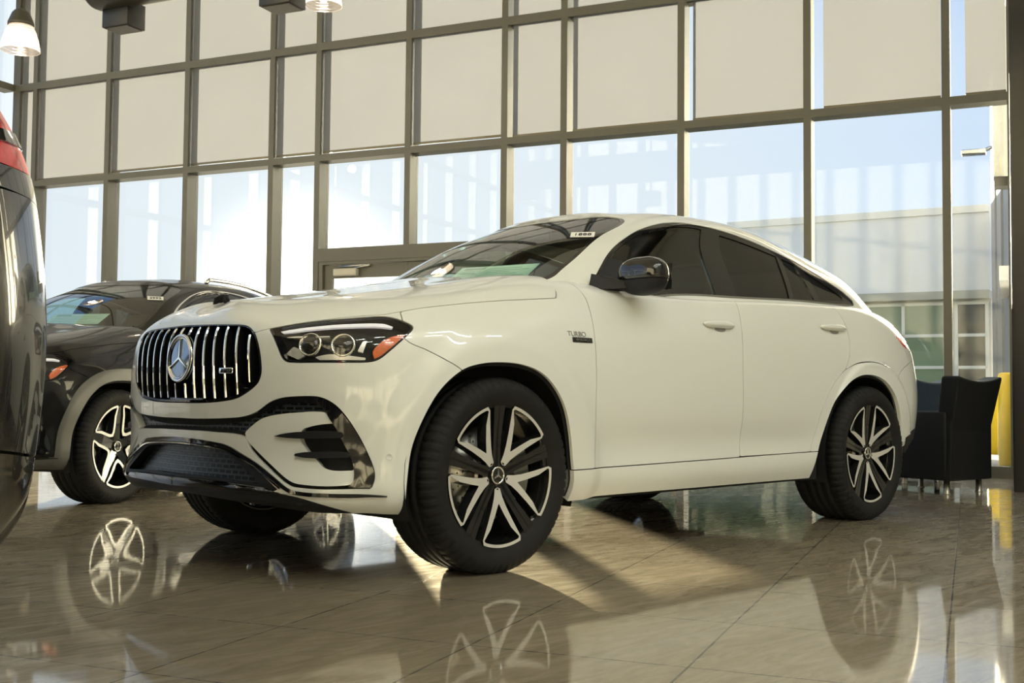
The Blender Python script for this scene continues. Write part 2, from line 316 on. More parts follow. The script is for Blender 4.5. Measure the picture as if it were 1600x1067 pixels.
# ---- round duct under the ceiling with boxes hung beneath it ----
D_a=Vector((.73,4.53,3.935))
t=empty('round_duct',D_a,WYAW); tag(t,'dark bronze round duct with a closed end, running off the top edge','duct')
DM=Matrix.Rotation(R(90),4,'Y')
m=MB(); m.lathe([(0,0),(.17,0),(.205,.015),(.215,.04),(.215,11.0),(0,11.0)],48,DM); m.build('duct_tube',M_dark,t)
m=MB(); m.lathe([(.216,.9),(.222,.92),(.222,.97),(.216,.99)],48,DM,caps=False); m.build('duct_band',M_dark,t)
for k in range(4):
    m=MB(); m.tube([(.6+2.6*k,0,.21),(.6+2.6*k,0,CEIL-3.935)],.006,6); m.build('hanger_rod',M_dark,t)
def spkbox(P,label,up):
    t=empty('speaker_box',P,WYAW); tag(t,label,'speaker','black boxes hung under the duct')
    m=MB(); m.rbox((-.13,-.10,0),(.13,.10,.20),.004,2); m.build('housing',M_black,t)
    m=MB(); m.box((-.115,-.085,-.006),(.115,.085,0)); m.build('grille_panel',M_dark,t)
    m=MB(); m.tube([(0,0,.20),(0,0,up)],.015,10); m.build('hanging_rod',M_dark,t)
spkbox((0.907,4.379,3.577),'black box speaker hung under the round duct, whole in view',.215)
spkbox((1.264,2.640,3.417),'black box speaker at the top edge, left of the cut-off pendant lamp',CEIL-3.417)
# =====================================================================
# OUTSIDE
# =====================================================================
def facade_mat():
    m=mat('facade_panel',(.74,.76,.81),.45,metal=.1,noise=.02); n=m.node_tree; b=n.nodes['Principled BSDF']
    t=n.nodes.new('ShaderNodeTexCoord'); mp=n.nodes.new('ShaderNodeMapping'); mp.inputs['Scale'].default_value=(.55,.5,.16); n.links.new(t.outputs['Object'],mp.inputs['Vector'])
    ns=n.nodes.new('ShaderNodeTexNoise'); ns.inputs['Scale'].default_value=1.6; ns.inputs['Detail'].default_value=1; n.links.new(mp.outputs[0],ns.inputs['Vector'])
    bp=n.nodes.new('ShaderNodeBump'); bp.inputs['Strength'].default_value=1; bp.inputs['Distance'].default_value=.35; n.links.new(ns.outputs['Fac'],bp.inputs['Height']); n.links.new(bp.outputs[0],b.inputs['Normal']); return m
M_fac=facade_mat(); M_white=mat('white_painted_metal',(.80,.80,.78),.4,noise=.02)
M_gglass=mat('garage_glass',(.20,.27,.20),.06,noise=.15,nscale=.8); M_gglass2=mat('dark_garage_glass',(.035,.045,.055),.05,noise=.2,nscale=.7)
A=Vector((20.169,12.047,0)); B=Vector((21.830,6.222,0)); fy=math.atan2((B-A).y,(B-A).x); FL=(B-A).length
bld=empty('workshop_building',A,fy); tag(bld,'pale metal clad workshop building with glazed doors seen through the right windows','building')
m=MB(); m.box((.1,0,3.10),(FL,6,4.84)); m.build('upper_wall',M_fac,bld)
m=MB(); m.box((.05,-.06,4.84),(FL,6.2,5.0)); m.build('parapet',M_white,bld)
m=MB(); m.box((.1,-.10,2.92),(FL,6,3.10)); m.build('soffit_band',mat('grey_trim_metal',(.42,.42,.38),.45,noise=.03),bld)
m=MB(); m.box((.1,.30,-.1),(FL,.45,2.92)); m.build('lower_wall',M_white,bld)
def garage(x0,x1,nx,ms,label):
    g=empty('garage_door',A+Matrix.Rotation(fy,3,'Z')@Vector((x0,.24,0)),fy); tag(g,label,'garage door','glazed garage doors'); W=x1-x0
    m=MB(); zs=np.linspace(-.05,2.84,5)
    for z in zs: m.box((0,-.06,z-.035),(W,.0,z+.035))
    for x in np.linspace(0,W,nx+1): m.box((x-.035,-.06,-.08),(x+.035,.0,2.86))
    m.build('door_frame',M_white,g)
    for r in range(4):
        mm=MB(); mm.box((.0,-.03,zs[r]+.035),(W,-.02,zs[r+1]-.035)); mm.build('pane_row',ms[r%len(ms)],g)
garage(3.27,5.09,2,[M_gglass],'glazed garage door with greenish panes, left of the last mullion')
garage(5.33,5.97,1,[M_gglass2],'narrow dark glazed garage door right of the last mullion')
garage(0.50,3.07,2,[M_gglass],'glazed garage door mostly hidden behind the tail of the white car')
# wing of our own building going outward at the right
wing=empty('building_wing'); room(wing); tag(wing,'pale metal clad wing of the building outside the last window','building')
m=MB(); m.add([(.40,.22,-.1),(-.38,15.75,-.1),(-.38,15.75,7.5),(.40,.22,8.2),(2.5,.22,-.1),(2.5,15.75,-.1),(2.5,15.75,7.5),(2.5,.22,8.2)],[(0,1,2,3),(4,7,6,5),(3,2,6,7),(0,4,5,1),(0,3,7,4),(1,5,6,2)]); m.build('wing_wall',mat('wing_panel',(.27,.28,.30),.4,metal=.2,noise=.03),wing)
m=MB(); 
for y in (2.6,5.2,7.8,10.4,13.0): m.box((.40-.05*y-.03,y,-.1),(.40-.05*y+.1,y+.03,6.9))
m.build('panel_joint',mat('joint_shadow_gap',(.25,.25,.26),.6),wing)
m=MB(); m.box((-.15,6.2,2.35),(.3,9.4,2.55)); m.build('door_canopy',M_white,wing)
t=empty('wall_light'); room(t); tag(t,'slim metal wall light on an arm sticking out from the wing','wall lamp')
m=MB(); m.rbox((-.66,7.20,4.36),(-.32,7.40,4.43),.01,2); m.build('lamp_head',M_chrome,t)
m=MB(); m.tube([(-.34,7.3,4.42),(-.2,7.3,4.47),(.15,7.3,4.47)],.03,10); m.build('arm',M_chrome,t)
t=empty('sign_box'); room(t); tag(t,'upright silver metal box fixed to the wing above the yellow bollards','wall box')
m=MB(); m.rbox((-.20,5.2,3.62),(.02,5.55,5.9),.01,2); m.build('box_body',M_chrome,t)
m=MB(); m.box((-.19,5.22,3.50),(.01,5.53,3.62)); m.build('end_cap',M_dark,t)

for z_ in (3.9,5.2):
    m=MB(); m.box((.02,5.3,z_),(.10,5.4,z_+.1)); m.build('bracket',M_dark,t)
M_yel=mat('yellow_paint',(.92,.64,.03),.4,noise=.06,nscale=4)
def bollard(P,label,h=1.09,r=.108):
    m=MB(); m.lathe([(0,0),(r,0),(r,h-.035),(r*.93,h-.012),(r*.7,h),(0,h+.004)],40); o=m.build('bollard',M_yel,loc=P); tag(o,label,'bollard','yellow bollards outside')
bollard((10.13,1.15,-.09),'yellow steel bollard outside the glass, the nearer one by the black column')
bollard((13.10,2.53,-.09),'yellow steel bollard half hidden behind the black armchair')
# added hedge, unseen behind the car, keeps low sun off the floor
hb=MB(); ha=Vector((10.6,12.6,0)); hz=Vector((14.05,5.95,0)); hdv=(hz-ha); hang=math.atan2(hdv.y,hdv.x)
Mh=Matrix.Translation(ha)@Matrix.Rotation(hang,4,'Z')
Vh=[];Fh=[];nx,ns=150,44
for i in range(nx+1):
    x=hdv.length*i/nx
    for j in range(ns):
        a=math.pi*1.0*j/(ns-1); c,s_=math.cos(a),math.sin(a)
        y=.55*math.copysign(abs(c)**.35,c); z=2.45*abs(s_)**.35
        k=1+.055*math.sin(17*x+9*y)*math.sin(11*z+5*x)+.05*rng.uniform(-1,1)
        Vh.append(Mh@Vector((x+.05*rng.uniform(-1,1),y*k,-.09+z*(1+.03*rng.uniform(-1,1)))))
for i in range(nx):
    for j in range(ns-1): Fh.append((i*ns+j,i*ns+j+1,(i+1)*ns+j+1,(i+1)*ns+j))
Fh.append(list(range(ns))); Fh.append([nx*ns+j for j in range(ns)][::-1])
hb.add(Vh,Fh,False); o=hb.build('sun_block_hedge',mat('evergreen_leaves',(.045,.075,.04),.8,noise=.35,nscale=18,bump=.6,bscale=60)); tag(o,'added evergreen hedge outside, unseen behind the white car, blocking the low sun','hedge')
# bare trees
M_bark=mat('grey_bark',(.20,.18,.165),.9,noise=.15,nscale=8)
def tree(P,h,seed,label):
    rn=random.Random(seed); V=[];F=[]; mb=MB()
    def br(p,d,l,r,dep):
        q=p+d*l*.5+Vector((rn.uniform(-.05,.05),rn.uniform(-.05,.05),0))*l; e=p+d*l
        mb.tube([p,q,e],[r,r*.85,r*.65],5 if dep<3 else 3,cap=False)
        if dep>=5: return
        for k in range(3 if dep<4 else 3):
            a=rn.uniform(0,2*math.pi); tilt=rn.uniform(.35,.75) if k else rn.uniform(.05,.3)
            x=d.orthogonal().normalized(); y=d.cross(x); nd=(d*math.cos(tilt)+(x*math.cos(a)+y*math.sin(a))*math.sin(tilt)); nd.z+=.12; nd.normalize()
            br(e,nd,l*rn.uniform(.62,.8),r*.6,dep+1)
    br(Vector((0,0,0)),Vector((0,0,1)),h*.26,h*.018,0)
    o=mb.build('bare_tree',M_bark,loc=P,fix=False); tag(o,label,'tree','bare winter trees outside')
trees=[(-3.5,44,7.0),(1.5,50,8.0),(5.5,42,6.5),(9.5,47,7.5),(13,40,6.0),(17,45,7.5),(21,39,6.5),(-8,40,7)]
for i,(x,y,h) in enumerate(trees): tree((x,y,-.09),h*.62,20+i,'bare leafless tree in the row beyond the window wall')
hd=MB(); nx,ns=260,14; V=[];F=[]
for i in range(nx+1):
    x=-34+78*i/nx; H=1.25+.45*math.sin(x*.9)+.3*math.sin(x*2.7+1)+rng.uniform(-.22,.22); w=1.1+rng.uniform(-.2,.2)
    for j in range(ns):
        a=math.pi*j/(ns-1); k=1+rng.uniform(-.12,.12)
        V.append((x+rng.uniform(-.1,.1),59+2*math.sin(x*.2)+w*math.cos(a)*k,-.12+H*max(0.,math.sin(a))**.7*k))
for i in range(nx):
    for j in range(ns-1): F.append((i*ns+j,i*ns+j+1,(i+1)*ns+j+1,(i+1)*ns+j))
hd.add(V,F,True)
o=hd.build('hedge_row',mat('grey_scrub',(.36,.35,.33),.95,noise=.25,nscale=2)); tag(o,'low grey scrub far outside beyond the trees','hedge',kind='stuff')
# ---------------- club chairs by the window ----------------
M_leather=mat('black_leather',(.006,.007,.009),.5,spec=.25,noise=.12,nscale=40,bump=.15,bscale=260)
M_leather_sky=mat('sky_tinted_leather',(.03,.06,.11),.45,noise=.12,nscale=40,bump=.15,bscale=260)  # same dark leather with blue sky light put into its colour
M_foot=mat('satin_chair_leg',(.45,.42,.36),.3,metal=.9,noise=.03)
def club_chair(P,rz,M,label):
    t=empty('club_chair',P,rz); tag(t,label,'chair','club chairs by the window')
    W=.275; D=.315   # half width / half depth; back at -x
    # outer back panel: slightly flared towards the top, dipped top edge
    n=14
    def panel(xb0,xb1,xf0,xf1,z0,z1,dip,wb,wt,zs=12):
        V=[];F=[]
        for layer in (0,1):
            for j in range(zs+1):
                f=j/zs; w=wb+(wt-wb)*f
                for i in range(n+1):
                    g=-1+2*i/n; z=z0+(z1-z0)*f; 
                    if j==zs or True: z-=dip*(1-g*g)*f**3
                    x=(xb0+(xb1-xb0)*f) if layer==0 else (xf0+(xf1-xf0)*f)
                    x-= (.012*(1-g*g)) if layer==0 else 0
                    V.append((x,g*w,z))
        A=(n+1)*(zs+1)
        idx=lambda l,j,i:l*A+j*(n+1)+i
        for j in range(zs):
            for i in range(n):
                F.append((idx(0,j,i),idx(0,j+1,i),idx(0,j+1,i+1),idx(0,j,i+1))); F.append((idx(1,j,i),idx(1,j,i+1),idx(1,j+1,i+1),idx(1,j+1,i)))
        for j in range(zs):
            for i in(0,n): F.append((idx(0,j,i),idx(1,j,i),idx(1,j+1,i),idx(0,j+1,i)))
        for i in range(n):
            for j in(0,zs): F.append((idx(0,j,i),idx(0,j,i+1),idx(1,j,i+1),idx(1,j,i)))
        return V,F
    m=MB(); V,F=panel(-D,-D-.09,-D+.14,-D+.06,.42,.865,.04,W-.03,W+.01); m.add(V,F,False); o=m.build('backrest',M,t)
    md=o.modifiers.new('b','BEVEL'); md.width=.022; md.segments=3; md.limit_method='ANGLE'; md.angle_limit=R(50)
    m=MB(); V,F=panel(-D,-D-.012,-D+.12,-D+.12,.10,.60,.0,W-.005,W-.02); m.add(V,F,False); o=m.build('outer_back',M,t)
    md=o.modifiers.new('b','BEVEL'); md.width=.012; md.segments=2; md.limit_method='ANGLE'; md.angle_limit=R(50)
    for s in(-1,1):
        m=MB(); y0,y1=sorted((s*W,s*(W-.085))); m.rbox((-D+.03,y0,.10),(D,y1,.60),.022,3); m.build('armrest',M,t)
    m=MB(); m.rbox((-D+.10,-W+.115,.10),(D-.02,W-.09,.30),.015,2); m.build('seat_base',M,t)
    m=MB(); m.rbox((-D+.14,-W+.118,.305),(D,W-.092,.43),.04,4); m.build('seat_cushion',M,t)
    for sx_ in(-1,1):
        for sy_ in(-1,1):
            m=MB(); m.lathe([(0,0),(.028,0),(.028,.006),(.022,.012),(.022,.10),(0,.10)],20,Matrix.Translation((sx_*(D-.07),sy_*(W-.07),0))); m.build('leg',M_foot,t)
    return t
CH=club_chair((5.21,-.26,0),R(81.6),M_leather,'black leather club chair with its back turned, right behind the white car')
CH2=club_chair((5.93,.40,0),R(78),M_leather_sky,'dark club chair, sky light painted in as blue, peeking out behind the black one')
# ---------- natural cubic spline basis ----------
def spline_basis(t, te):
    n=len(t); h=np.diff(t); A=np.zeros((n,n)); B=np.zeros((n,n)); A[0,0]=A[-1,-1]=1
    for i in range(1,n-1):
        A[i,i-1]=h[i-1]; A[i,i]=2*(h[i-1]+h[i]); A[i,i+1]=h[i]
        B[i,i-1]=6/h[i-1]; B[i,i]=-6/h[i-1]-6/h[i]; B[i,i+1]=6/h[i]
    Mm=np.linalg.solve(A,B)
    k=np.clip(np.searchsorted(t,te,side='right')-1,0,n-2); E=np.eye(n)
    hk=h[k]; a=(t[k+1]-te)/hk; b=(te-t[k])/hk
    return a[:,None]*E[k]+b[:,None]*E[k+1]+(((a**3-a)*hk**2/6)[:,None]*Mm[k]+((b**3-b)*hk**2/6)[:,None]*Mm[k+1])
def tensor(P, uk, vk, ue, ve, vsym=True):
    """P[ns,nv,3] half body control grid, mirrored in Y at both ends of u and at the last row"""
    m=3
    def mir(a): a=a.copy(); a[...,1]*=-1; return a
    Pu=np.concatenate([mir(P[1:m+1][::-1]),P,mir(P[-m-1:-1][::-1])],0)
    uu=np.concatenate([2*uk[0]-uk[1:m+1][::-1],uk,2*uk[-1]-uk[-m-1:-1][::-1]])
    if vsym:
        Pu=np.concatenate([Pu,mir(Pu[:,-m-1:-1][:,::-1])],1); vv=np.concatenate([vk,2*vk[-1]-vk[-m-1:-1][::-1]])
    else: vv=vk
    Bu=spline_basis(uu,ue); Bv=spline_basis(vv,ve)
    return np.einsum('ai,ijk,bj->abk',Bu,Pu,Bv)
# ---------- lower body ----------
#  bx,by, tx,zc, [ (z,d) x 10 rows ]
BODY=[
(-.863,0,  -.62,1.080,[(.29,.05),(.325,.0),(.42,.002),(.60,.0),(.76,.0),(.88,.008),(.945,.02),(.988,.048),(1.022,.10),(1.053,.17)]),
(-.855,.2, -.59,1.083,[(.288,.05),(.325,.0),(.42,.002),(.60,.0),(.76,.0),(.88,.008),(.945,.02),(.988,.048),(1.022,.10),(1.053,.17)]),
(-.830,.40,-.54,1.090,[(.282,.05),(.32,-.008),(.42,.0),(.60,.0),(.76,.0),(.88,.008),(.942,.022),(.982,.052),(1.014,.105),(1.046,.18)]),
(-.785,.575,-.47,1.103,[(.275,.05),(.315,-.018),(.42,-.006),(.60,.0),(.76,.0),(.87,.010),(.93,.03),(.967,.07),(.998,.125),(1.03,.20)]),
(-.698,.745, -.36,1.120,[(.26,.05),(.305,-.005),(.42,.002),(.60,.0),(.76,.0),(.87,.014),(.925,.042),(.968,.095),(1.003,.16),(1.037,.24)]),
(-.54,.885,-.20,1.148,[(.26,.06),(.31,.015),(.43,.008),(.60,.0),(.76,.0),(.87,.014),(.935,.048),(.99,.12),(1.03,.19),(1.062,.27)]),
(-.30,.958, .02,1.185,[(.26,.06),(.32,.02),(.43,.012),(.60,.0),(.76,.0),(.88,.014),(.955,.048),(1.027,.13),(1.07,.20),(1.10,.28)]),
(0,.985,    .20,1.215,[(.26,.06),(.33,.02),(.43,.01),(.60,.0),(.76,.0),(.89,.014),(.98,.048),(1.07,.13),(1.12,.20),(1.15,.28)]),
(.5,.985,   .38,1.245,[(.265,.05),(.33,.02),(.43,.012),(.60,.002),(.76,.0),(.90,.012),(1.02,.045),(1.115,.105),(1.17,.165),(1.205,.24)]),
(1.2,.98,  1.15,1.20,[(.265,.05),(.33,.022),(.43,.014),(.60,.004),(.76,.0),(.92,.010),(1.05,.038),(1.145,.085),(1.165,.13),(1.17,.2)]),
(2.0,.98,  2.0,1.21,[(.265,.05),(.33,.022),(.43,.014),(.60,.004),(.76,.0),(.92,.010),(1.07,.038),(1.175,.085),(1.195,.13),(1.20,.2)]),
(2.6,.985, 2.55,1.22,[(.27,.05),(.34,.022),(.43,.012),(.60,.002),(.76,.0),(.93,.010),(1.08,.038),(1.195,.09),(1.215,.14),(1.22,.21)]),
(3.05,.985,2.95,1.23,[(.30,.05),(.36,.022),(.44,.012),(.60,.0),(.76,.0),(.93,.012),(1.08,.045),(1.20,.11),(1.225,.17),(1.235,.24)]),
(3.40,.955,3.25,1.23,[(.34,.07),(.40,.03),(.48,.012),(.62,.0),(.77,.0),(.92,.018),(1.05,.05),(1.165,.12),(1.21,.19),(1.23,.27)]),
(3.705,.865, 3.48,1.235,[(.38,.09),(.43,.04),(.50,.016),(.64,.0),(.78,.002),(.91,.02),(1.02,.052),(1.12,.12),(1.18,.18),(1.215,.26)]),
(3.90,.67, 3.60,1.235,[(.39,.10),(.44,.05),(.52,.018),(.65,.0),(.78,.004),(.90,.025),(1.01,.06),(1.11,.12),(1.17,.17),(1.21,.23)]),
(4.00,.38, 3.68,1.235,[(.40,.11),(.44,.05),(.52,.018),(.65,.0),(.78,.005),(.90,.03),(1.01,.06),(1.11,.10),(1.17,.14),(1.21,.19)]),
(4.03,0,   3.72,1.235,[(.40,.11),(.44,.05),(.52,.018),(.65,.0),(.78,.005),(.90,.03),(1.01,.06),(1.11,.10),(1.17,.14),(1.21,.19)]),
]
def body_grid(T=BODY):
    P=[]
    for bx,by,tx,zc,rows in T:
        n=np.array([tx-bx,-by]); L=np.linalg.norm(n); n/=L
        q=[(bx+n[0]*d,by+n[1]*d,z) for z,d in rows]
        z9,d9=rows[-1]; x9,y9=q[-1][:2]
        for f,g in ((.36,.5),(.68,.83),(1,1)):
            q.append((x9+(tx-x9)*f,y9*(1-f),z9+(zc-z9)*g))
        P.append(q)
    P=np.array(P)
    mid=P[:,4]; uk=np.concatenate([[0],np.cumsum(np.linalg.norm(np.diff(mid,axis=0),axis=1))])
    sec=P[8]; vk=np.concatenate([[0],np.cumsum(np.linalg.norm(np.diff(sec,axis=0),axis=1))])
    return P,uk,vk
WHEELS=((0.,.385),(2.935,.385))
def sstep(a,b,x):
    t=np.clip((x-a)/(b-a),0,1); return t*t*(3-2*t)
def body_eval(P,uk,vk,ue,ve,flare=.016):
    S=tensor(P,uk,vk,ue,ve)
    du=np.gradient(S,axis=0); dv=np.gradient(S,axis=1)
    N=np.cross(du,dv); N/=np.linalg.norm(N,axis=2,keepdims=True)+1e-12
    # outward: Y>0 on the side -> N.y>0
    sg=np.sign(N[len(ue)//2,len(ve)//5,1]); N*=sg
    X,Y,Z=S[...,0],S[...,1],S[...,2]
    side=sstep(.78,.9,Y)
    disp=0
    for k,(wx,wz) in enumerate(WHEELS):
        r=np.hypot(X-wx,(Z-wz)*1.0)
        w=(1-sstep(.50,.60,r)) if k==0 else (1-sstep(.505,.535,r))
        disp=disp+flare*w*side
    # shallow concave band low on the doors, sill kicks out under it
    if flare>0:
        door=sstep(.45,.7,X)*(1-sstep(2.2,2.45,X))*side
        disp=disp-.014*door*np.exp(-((Z-.47)/.09)**2)
    return S+N*(disp[...,None] if np.ndim(disp) else 0),N
# ---------- greenhouse ----------
# base(x,y,z) top(x,y,z) centre(x,z) bulge lower/upper
GH=[
((.36,0,1.20),(1.23,0,1.632),(1.42,1.668),.03),
((.38,.28,1.20),(1.24,.22,1.628),(1.44,1.671),.03),
((.445,.55,1.19),(1.265,.42,1.607),(1.49,1.678),.028),
((.53,.715,1.18),(1.315,.545,1.58),(1.57,1.689),.022),
((.62,.835,1.10),(1.44,.605,1.593),(1.66,1.70),.02),
((1.0,.868,1.10),(1.64,.63,1.613),(1.78,1.709),.03),
((1.6,.875,1.13),(1.98,.635,1.619),(2.05,1.712),.035),
((2.3,.88,1.15),(2.4,.62,1.586),(2.35,1.697),.035),
((2.9,.855,1.17),(2.83,.595,1.522),(2.6,1.667),.033),
((3.36,.78,1.18),(3.12,.55,1.477),(2.75,1.637),.03),
((3.60,.62,1.20),(3.19,.40,1.502),(2.85,1.61),.024),
((3.72,.34,1.21),(3.22,.20,1.515),(2.90,1.597),.022),
((3.76,0,1.215),(3.23,0,1.52),(2.92,1.592),.022),
]
def gh_grid(T=GH):
    P=[]
    for b,t,(cx,cz),bul in T:
        b=np.array(b);t=np.array(t);c=np.array([cx,0,cz])
        out=np.array([b[0]-cx,b[1],0]); out/=np.linalg.norm(out)
        d=t-b; perp=out*d[2]-np.array([0,0,1])*(out@d) ; perp/=np.linalg.norm(perp)
        # second span: top -> centre
        e=c-t
        q=[b,b+d/3+perp*bul*.8,b+d*2/3+perp*bul,t]
        for f,g in ((.10,.24),(.4,.62),(.7,.89),(1,1)):
            p=t+e*f; p[2]=t[2]+e[2]*g; q.append(p)
        P.append(q)
    P=np.array(P)
    mid=P[:,1]; uk=np.concatenate([[0],np.cumsum(np.linalg.norm(np.diff(mid,axis=0),axis=1))])
    sec=P[6]; vk=np.concatenate([[0],np.cumsum(np.linalg.norm(np.diff(sec,axis=0),axis=1))])
    return P,uk,vk
# =====================================================================
# CARS : panels are cut out of one smooth body surface
# =====================================================================
class Surf:
    def __init__(s,grid,flare=None):
        s.P,s.uk,s.vk=grid; s.flare=flare
    def ev(s,ue,ve):
        if s.flare is not None: return body_eval(s.P,s.uk,s.vk,ue,ve,s.flare)
        S=tensor(s.P,s.uk,s.vk,ue,ve); du=np.gradient(S,axis=0); dv=np.gradient(S,axis=1)
        N=np.cross(du,dv); N/=np.linalg.norm(N,axis=2,keepdims=True)+1e-12
        N*=np.sign(N[...,1].sum()) if abs(N[...,1].sum())>abs(N[...,0].sum()) else -np.sign(N[...,0].sum())
        return S,N
    def pts(s,u,v,off=0.):
        """single (u,v) points -> positions, normals (half body, Y>0)"""
        u=np.atleast_1d(np.array(u,float)); v=np.atleast_1d(np.array(v,float)); e=2e-3
        def f(a,b):
            return np.array([s.ev(np.array([x,x+e]),np.array([y,y+e]))[0][[0,1,0],[0,0,1]] for x,y in zip(a,b)])
        q=f(u,v); N=np.cross(q[:,1]-q[:,0],q[:,2]-q[:,0]); N/=np.linalg.norm(N,axis=1,keepdims=True)
        N*=s.sgn
        return q[:,0]+N*off,N
BS=Surf(body_grid(),.016); GS=Surf(gh_grid()); 
for S_ in (BS,GS):
    S_.sgn=1.; _,n0=S_.pts([S_.uk[-1]*.45],[S_.vk[-1]*.2]); S_.sgn=1. if n0[0,1]>0 else -1.
def smooth_poly(pts,k=5,corner=48,closed=True):
    P=np.array(pts,float); n=len(P); out=[]
    def ang(i):
        a=P[i]-P[i-1]; b=P[(i+1)%n]-P[i]; return abs(math.degrees(math.atan2(a[0]*b[1]-a[1]*b[0],a@b)))
    C=[(ang(i)>corner) if (closed or 0<i<n-1) else True for i in range(n)]
    m=n if closed else n-1
    for i in range(m):
        p1,p2=P[i],P[(i+1)%n]; L=np.linalg.norm(p2-p1)
        p0=P[i-1] if not C[i] else p1-(p2-p1); p3=P[(i+2)%n] if not C[(i+1)%n] else p2+(p2-p1)
        m1=(p2-p0); m2=(p3-p1)
        m1=m1/(np.linalg.norm(m1)+1e-9)*L; m2=m2/(np.linalg.norm(m2)+1e-9)*L
        for j in range(k):
            t=j/k; out.append((2*t**3-3*t*t+1)*p1+(t**3-2*t*t+t)*m1+(-2*t**3+3*t*t)*p2+(t**3-t*t)*m2)
    if not closed: out.append(P[-1])
    return np.array(out)
def sdf(poly,uv):
    a=poly; b=np.roll(poly,-1,0); d=np.full(len(uv),1e9); ins=np.zeros(len(uv),bool)
    for p,q in zip(a,b):
        e=q-p; w=uv-p; t=np.clip((w@e)/(e@e+1e-15),0,1); r=w-t[:,None]*e; d=np.minimum(d,(r*r).sum(1))
        c=((p[1]>uv[:,1])!=(q[1]>uv[:,1]))
        if e[1]!=0: ins^=c&(uv[:,0]<(uv[:,1]-p[1])/e[1]*e[0]+p[0])
    return np.where(ins,-1,1)*np.sqrt(d)
def clip(A,T,f):
    s=f<=0; c=s[T].sum(1); full=T[c==3]; out=[full]; newA=[A]; n=len(A); edges={}; 
    part=T[(c==1)|(c==2)]
    if len(part):
        sp=s[part]; odd=np.where(sp.sum(1)==1, sp.argmax(1), (~sp).argmax(1))
        a=part[np.arange(len(part)),odd]; b=part[np.arange(len(part)),(odd+1)%3]; d=part[np.arange(len(part)),(odd+2)%3]
        def cut(x,y):
            lo=np.minimum(x,y); hi=np.maximum(x,y); return lo*np.int64(n)+hi
        k1,k2=cut(a,b),cut(a,d); ks=np.unique(np.concatenate([k1,k2])); lo=ks//n; hi=ks%n
        t=f[lo]/(f[lo]-f[hi]); newA.append(A[lo]+(A[hi]-A[lo])*t[:,None])
        i1=n+np.searchsorted(ks,k1); i2=n+np.searchsorted(ks,k2); one=s[a]
        out.append(np.stack([a,i1,i2],1)[one]); out.append(np.stack([i1,b,d],1)[~one]); out.append(np.stack([i1,d,i2],1)[~one])
    A=np.concatenate(newA); T=np.concatenate(out); 
    used=np.unique(T); m=np.zeros(len(A),np.int64); m[used]=np.arange(len(used)); return A[used],m[T]
GAP=.0022
def piece(S,keep,cut=(),res=.012,off=0.,flange=.014,gap=GAP,extra=None,box=None,vres=None):
    """part of surface S inside polygon keep and outside polygons cut -> V,T of the half body (Y>0)"""
    keep=np.array(keep); u0,v0=keep.min(0)-res; u1,v1=keep.max(0)+res
    u0=max(u0,0); v0=max(v0,0); u1=min(u1,S.uk[-1]); v1=min(v1,S.vk[-1])
    if box: u0,u1,v0,v1=max(u0,box[0]),min(u1,box[1]),max(v0,box[2]),min(v1,box[3])
    vr=vres or res
    ue=np.linspace(u0,u1,max(3,int((u1-u0)/res)+1)); ve=np.linspace(v0,v1,max(3,int((v1-v0)/vr)+1))
    X,N=S.ev(ue,ve); U,Vv=np.meshgrid(ue,ve,indexing='ij'); a,b=U.shape
    A=np.concatenate([X.reshape(-1,3),N.reshape(-1,3),U.reshape(-1,1),Vv.reshape(-1,1)],1)
    i=np.arange(a*b).reshape(a,b); q=np.stack([i[:-1,:-1],i[1:,:-1],i[1:,1:],i[:-1,1:]],-1).reshape(-1,4)
    T=np.concatenate([q[:,[0,1,2]],q[:,[0,2,3]]])
    A,T=clip(A,T,sdf(keep,A[:,6:8])+gap)
    for c in cut:
        if len(T)==0: break
        c=np.array(c); A,T=clip(A,T,-sdf(c,A[:,6:8])+gap)
    if extra is not None: A,T=clip(A,T,extra(A))
    o=off(A) if callable(off) else off
    Nn=A[:,3:6]/(np.linalg.norm(A[:,3:6],axis=1,keepdims=True)+1e-9)
    V=A[:,:3]+Nn*(o[:,None] if np.ndim(o) else o)
    # outward orientation
    fn=np.cross(V[T[:,1]]-V[T[:,0]],V[T[:,2]]-V[T[:,0]]); 
    if (fn*Nn[T[:,0]]).sum()<0: T=T[:,::-1]
    if flange:
        E=np.concatenate([T[:,[0,1]],T[:,[1,2]],T[:,[2,0]]]); key=np.sort(E,1); k=key[:,0]*np.int64(len(V))+key[:,1]
        uq,inv,cnt=np.unique(k,return_inverse=True,return_counts=True); be=E[cnt[inv.ravel()]==1]
        be=be[~((np.abs(V[be[:,0],1])<1e-6)&(np.abs(V[be[:,1],1])<1e-6))]
        if len(be):
            n=len(V); m=len(be)
            V=np.concatenate([V,V[be[:,0]],V[be[:,1]],V[be[:,1]]-Nn[be[:,1]]*flange,V[be[:,0]]-Nn[be[:,0]]*flange])
            i=np.arange(m); q=np.stack([n+i,n+3*m+i,n+2*m+i,n+m+i],1); T=np.concatenate([T,q[:,[0,1,2]],q[:,[0,2,3]]])
    return V,T
def half(VT,side):
    V,T=VT
    if side>0: return V,T
    V=V.copy(); V[:,1]*=-1; return V,T[:,::-1]
def both(VT):
    V,T=VT; n=len(V); W=V.copy(); W[:,1]*=-1; return np.concatenate([V,W]),np.concatenate([T,T[:,::-1]+n])
def weld(o,d=2e-5):
    bm=bmesh.new(); bm.from_mesh(o.data); bmesh.ops.remove_doubles(bm,verts=[v for v in bm.verts if abs(v.co.y)<1e-4],dist=d); bm.to_mesh(o.data); bm.free(); return o
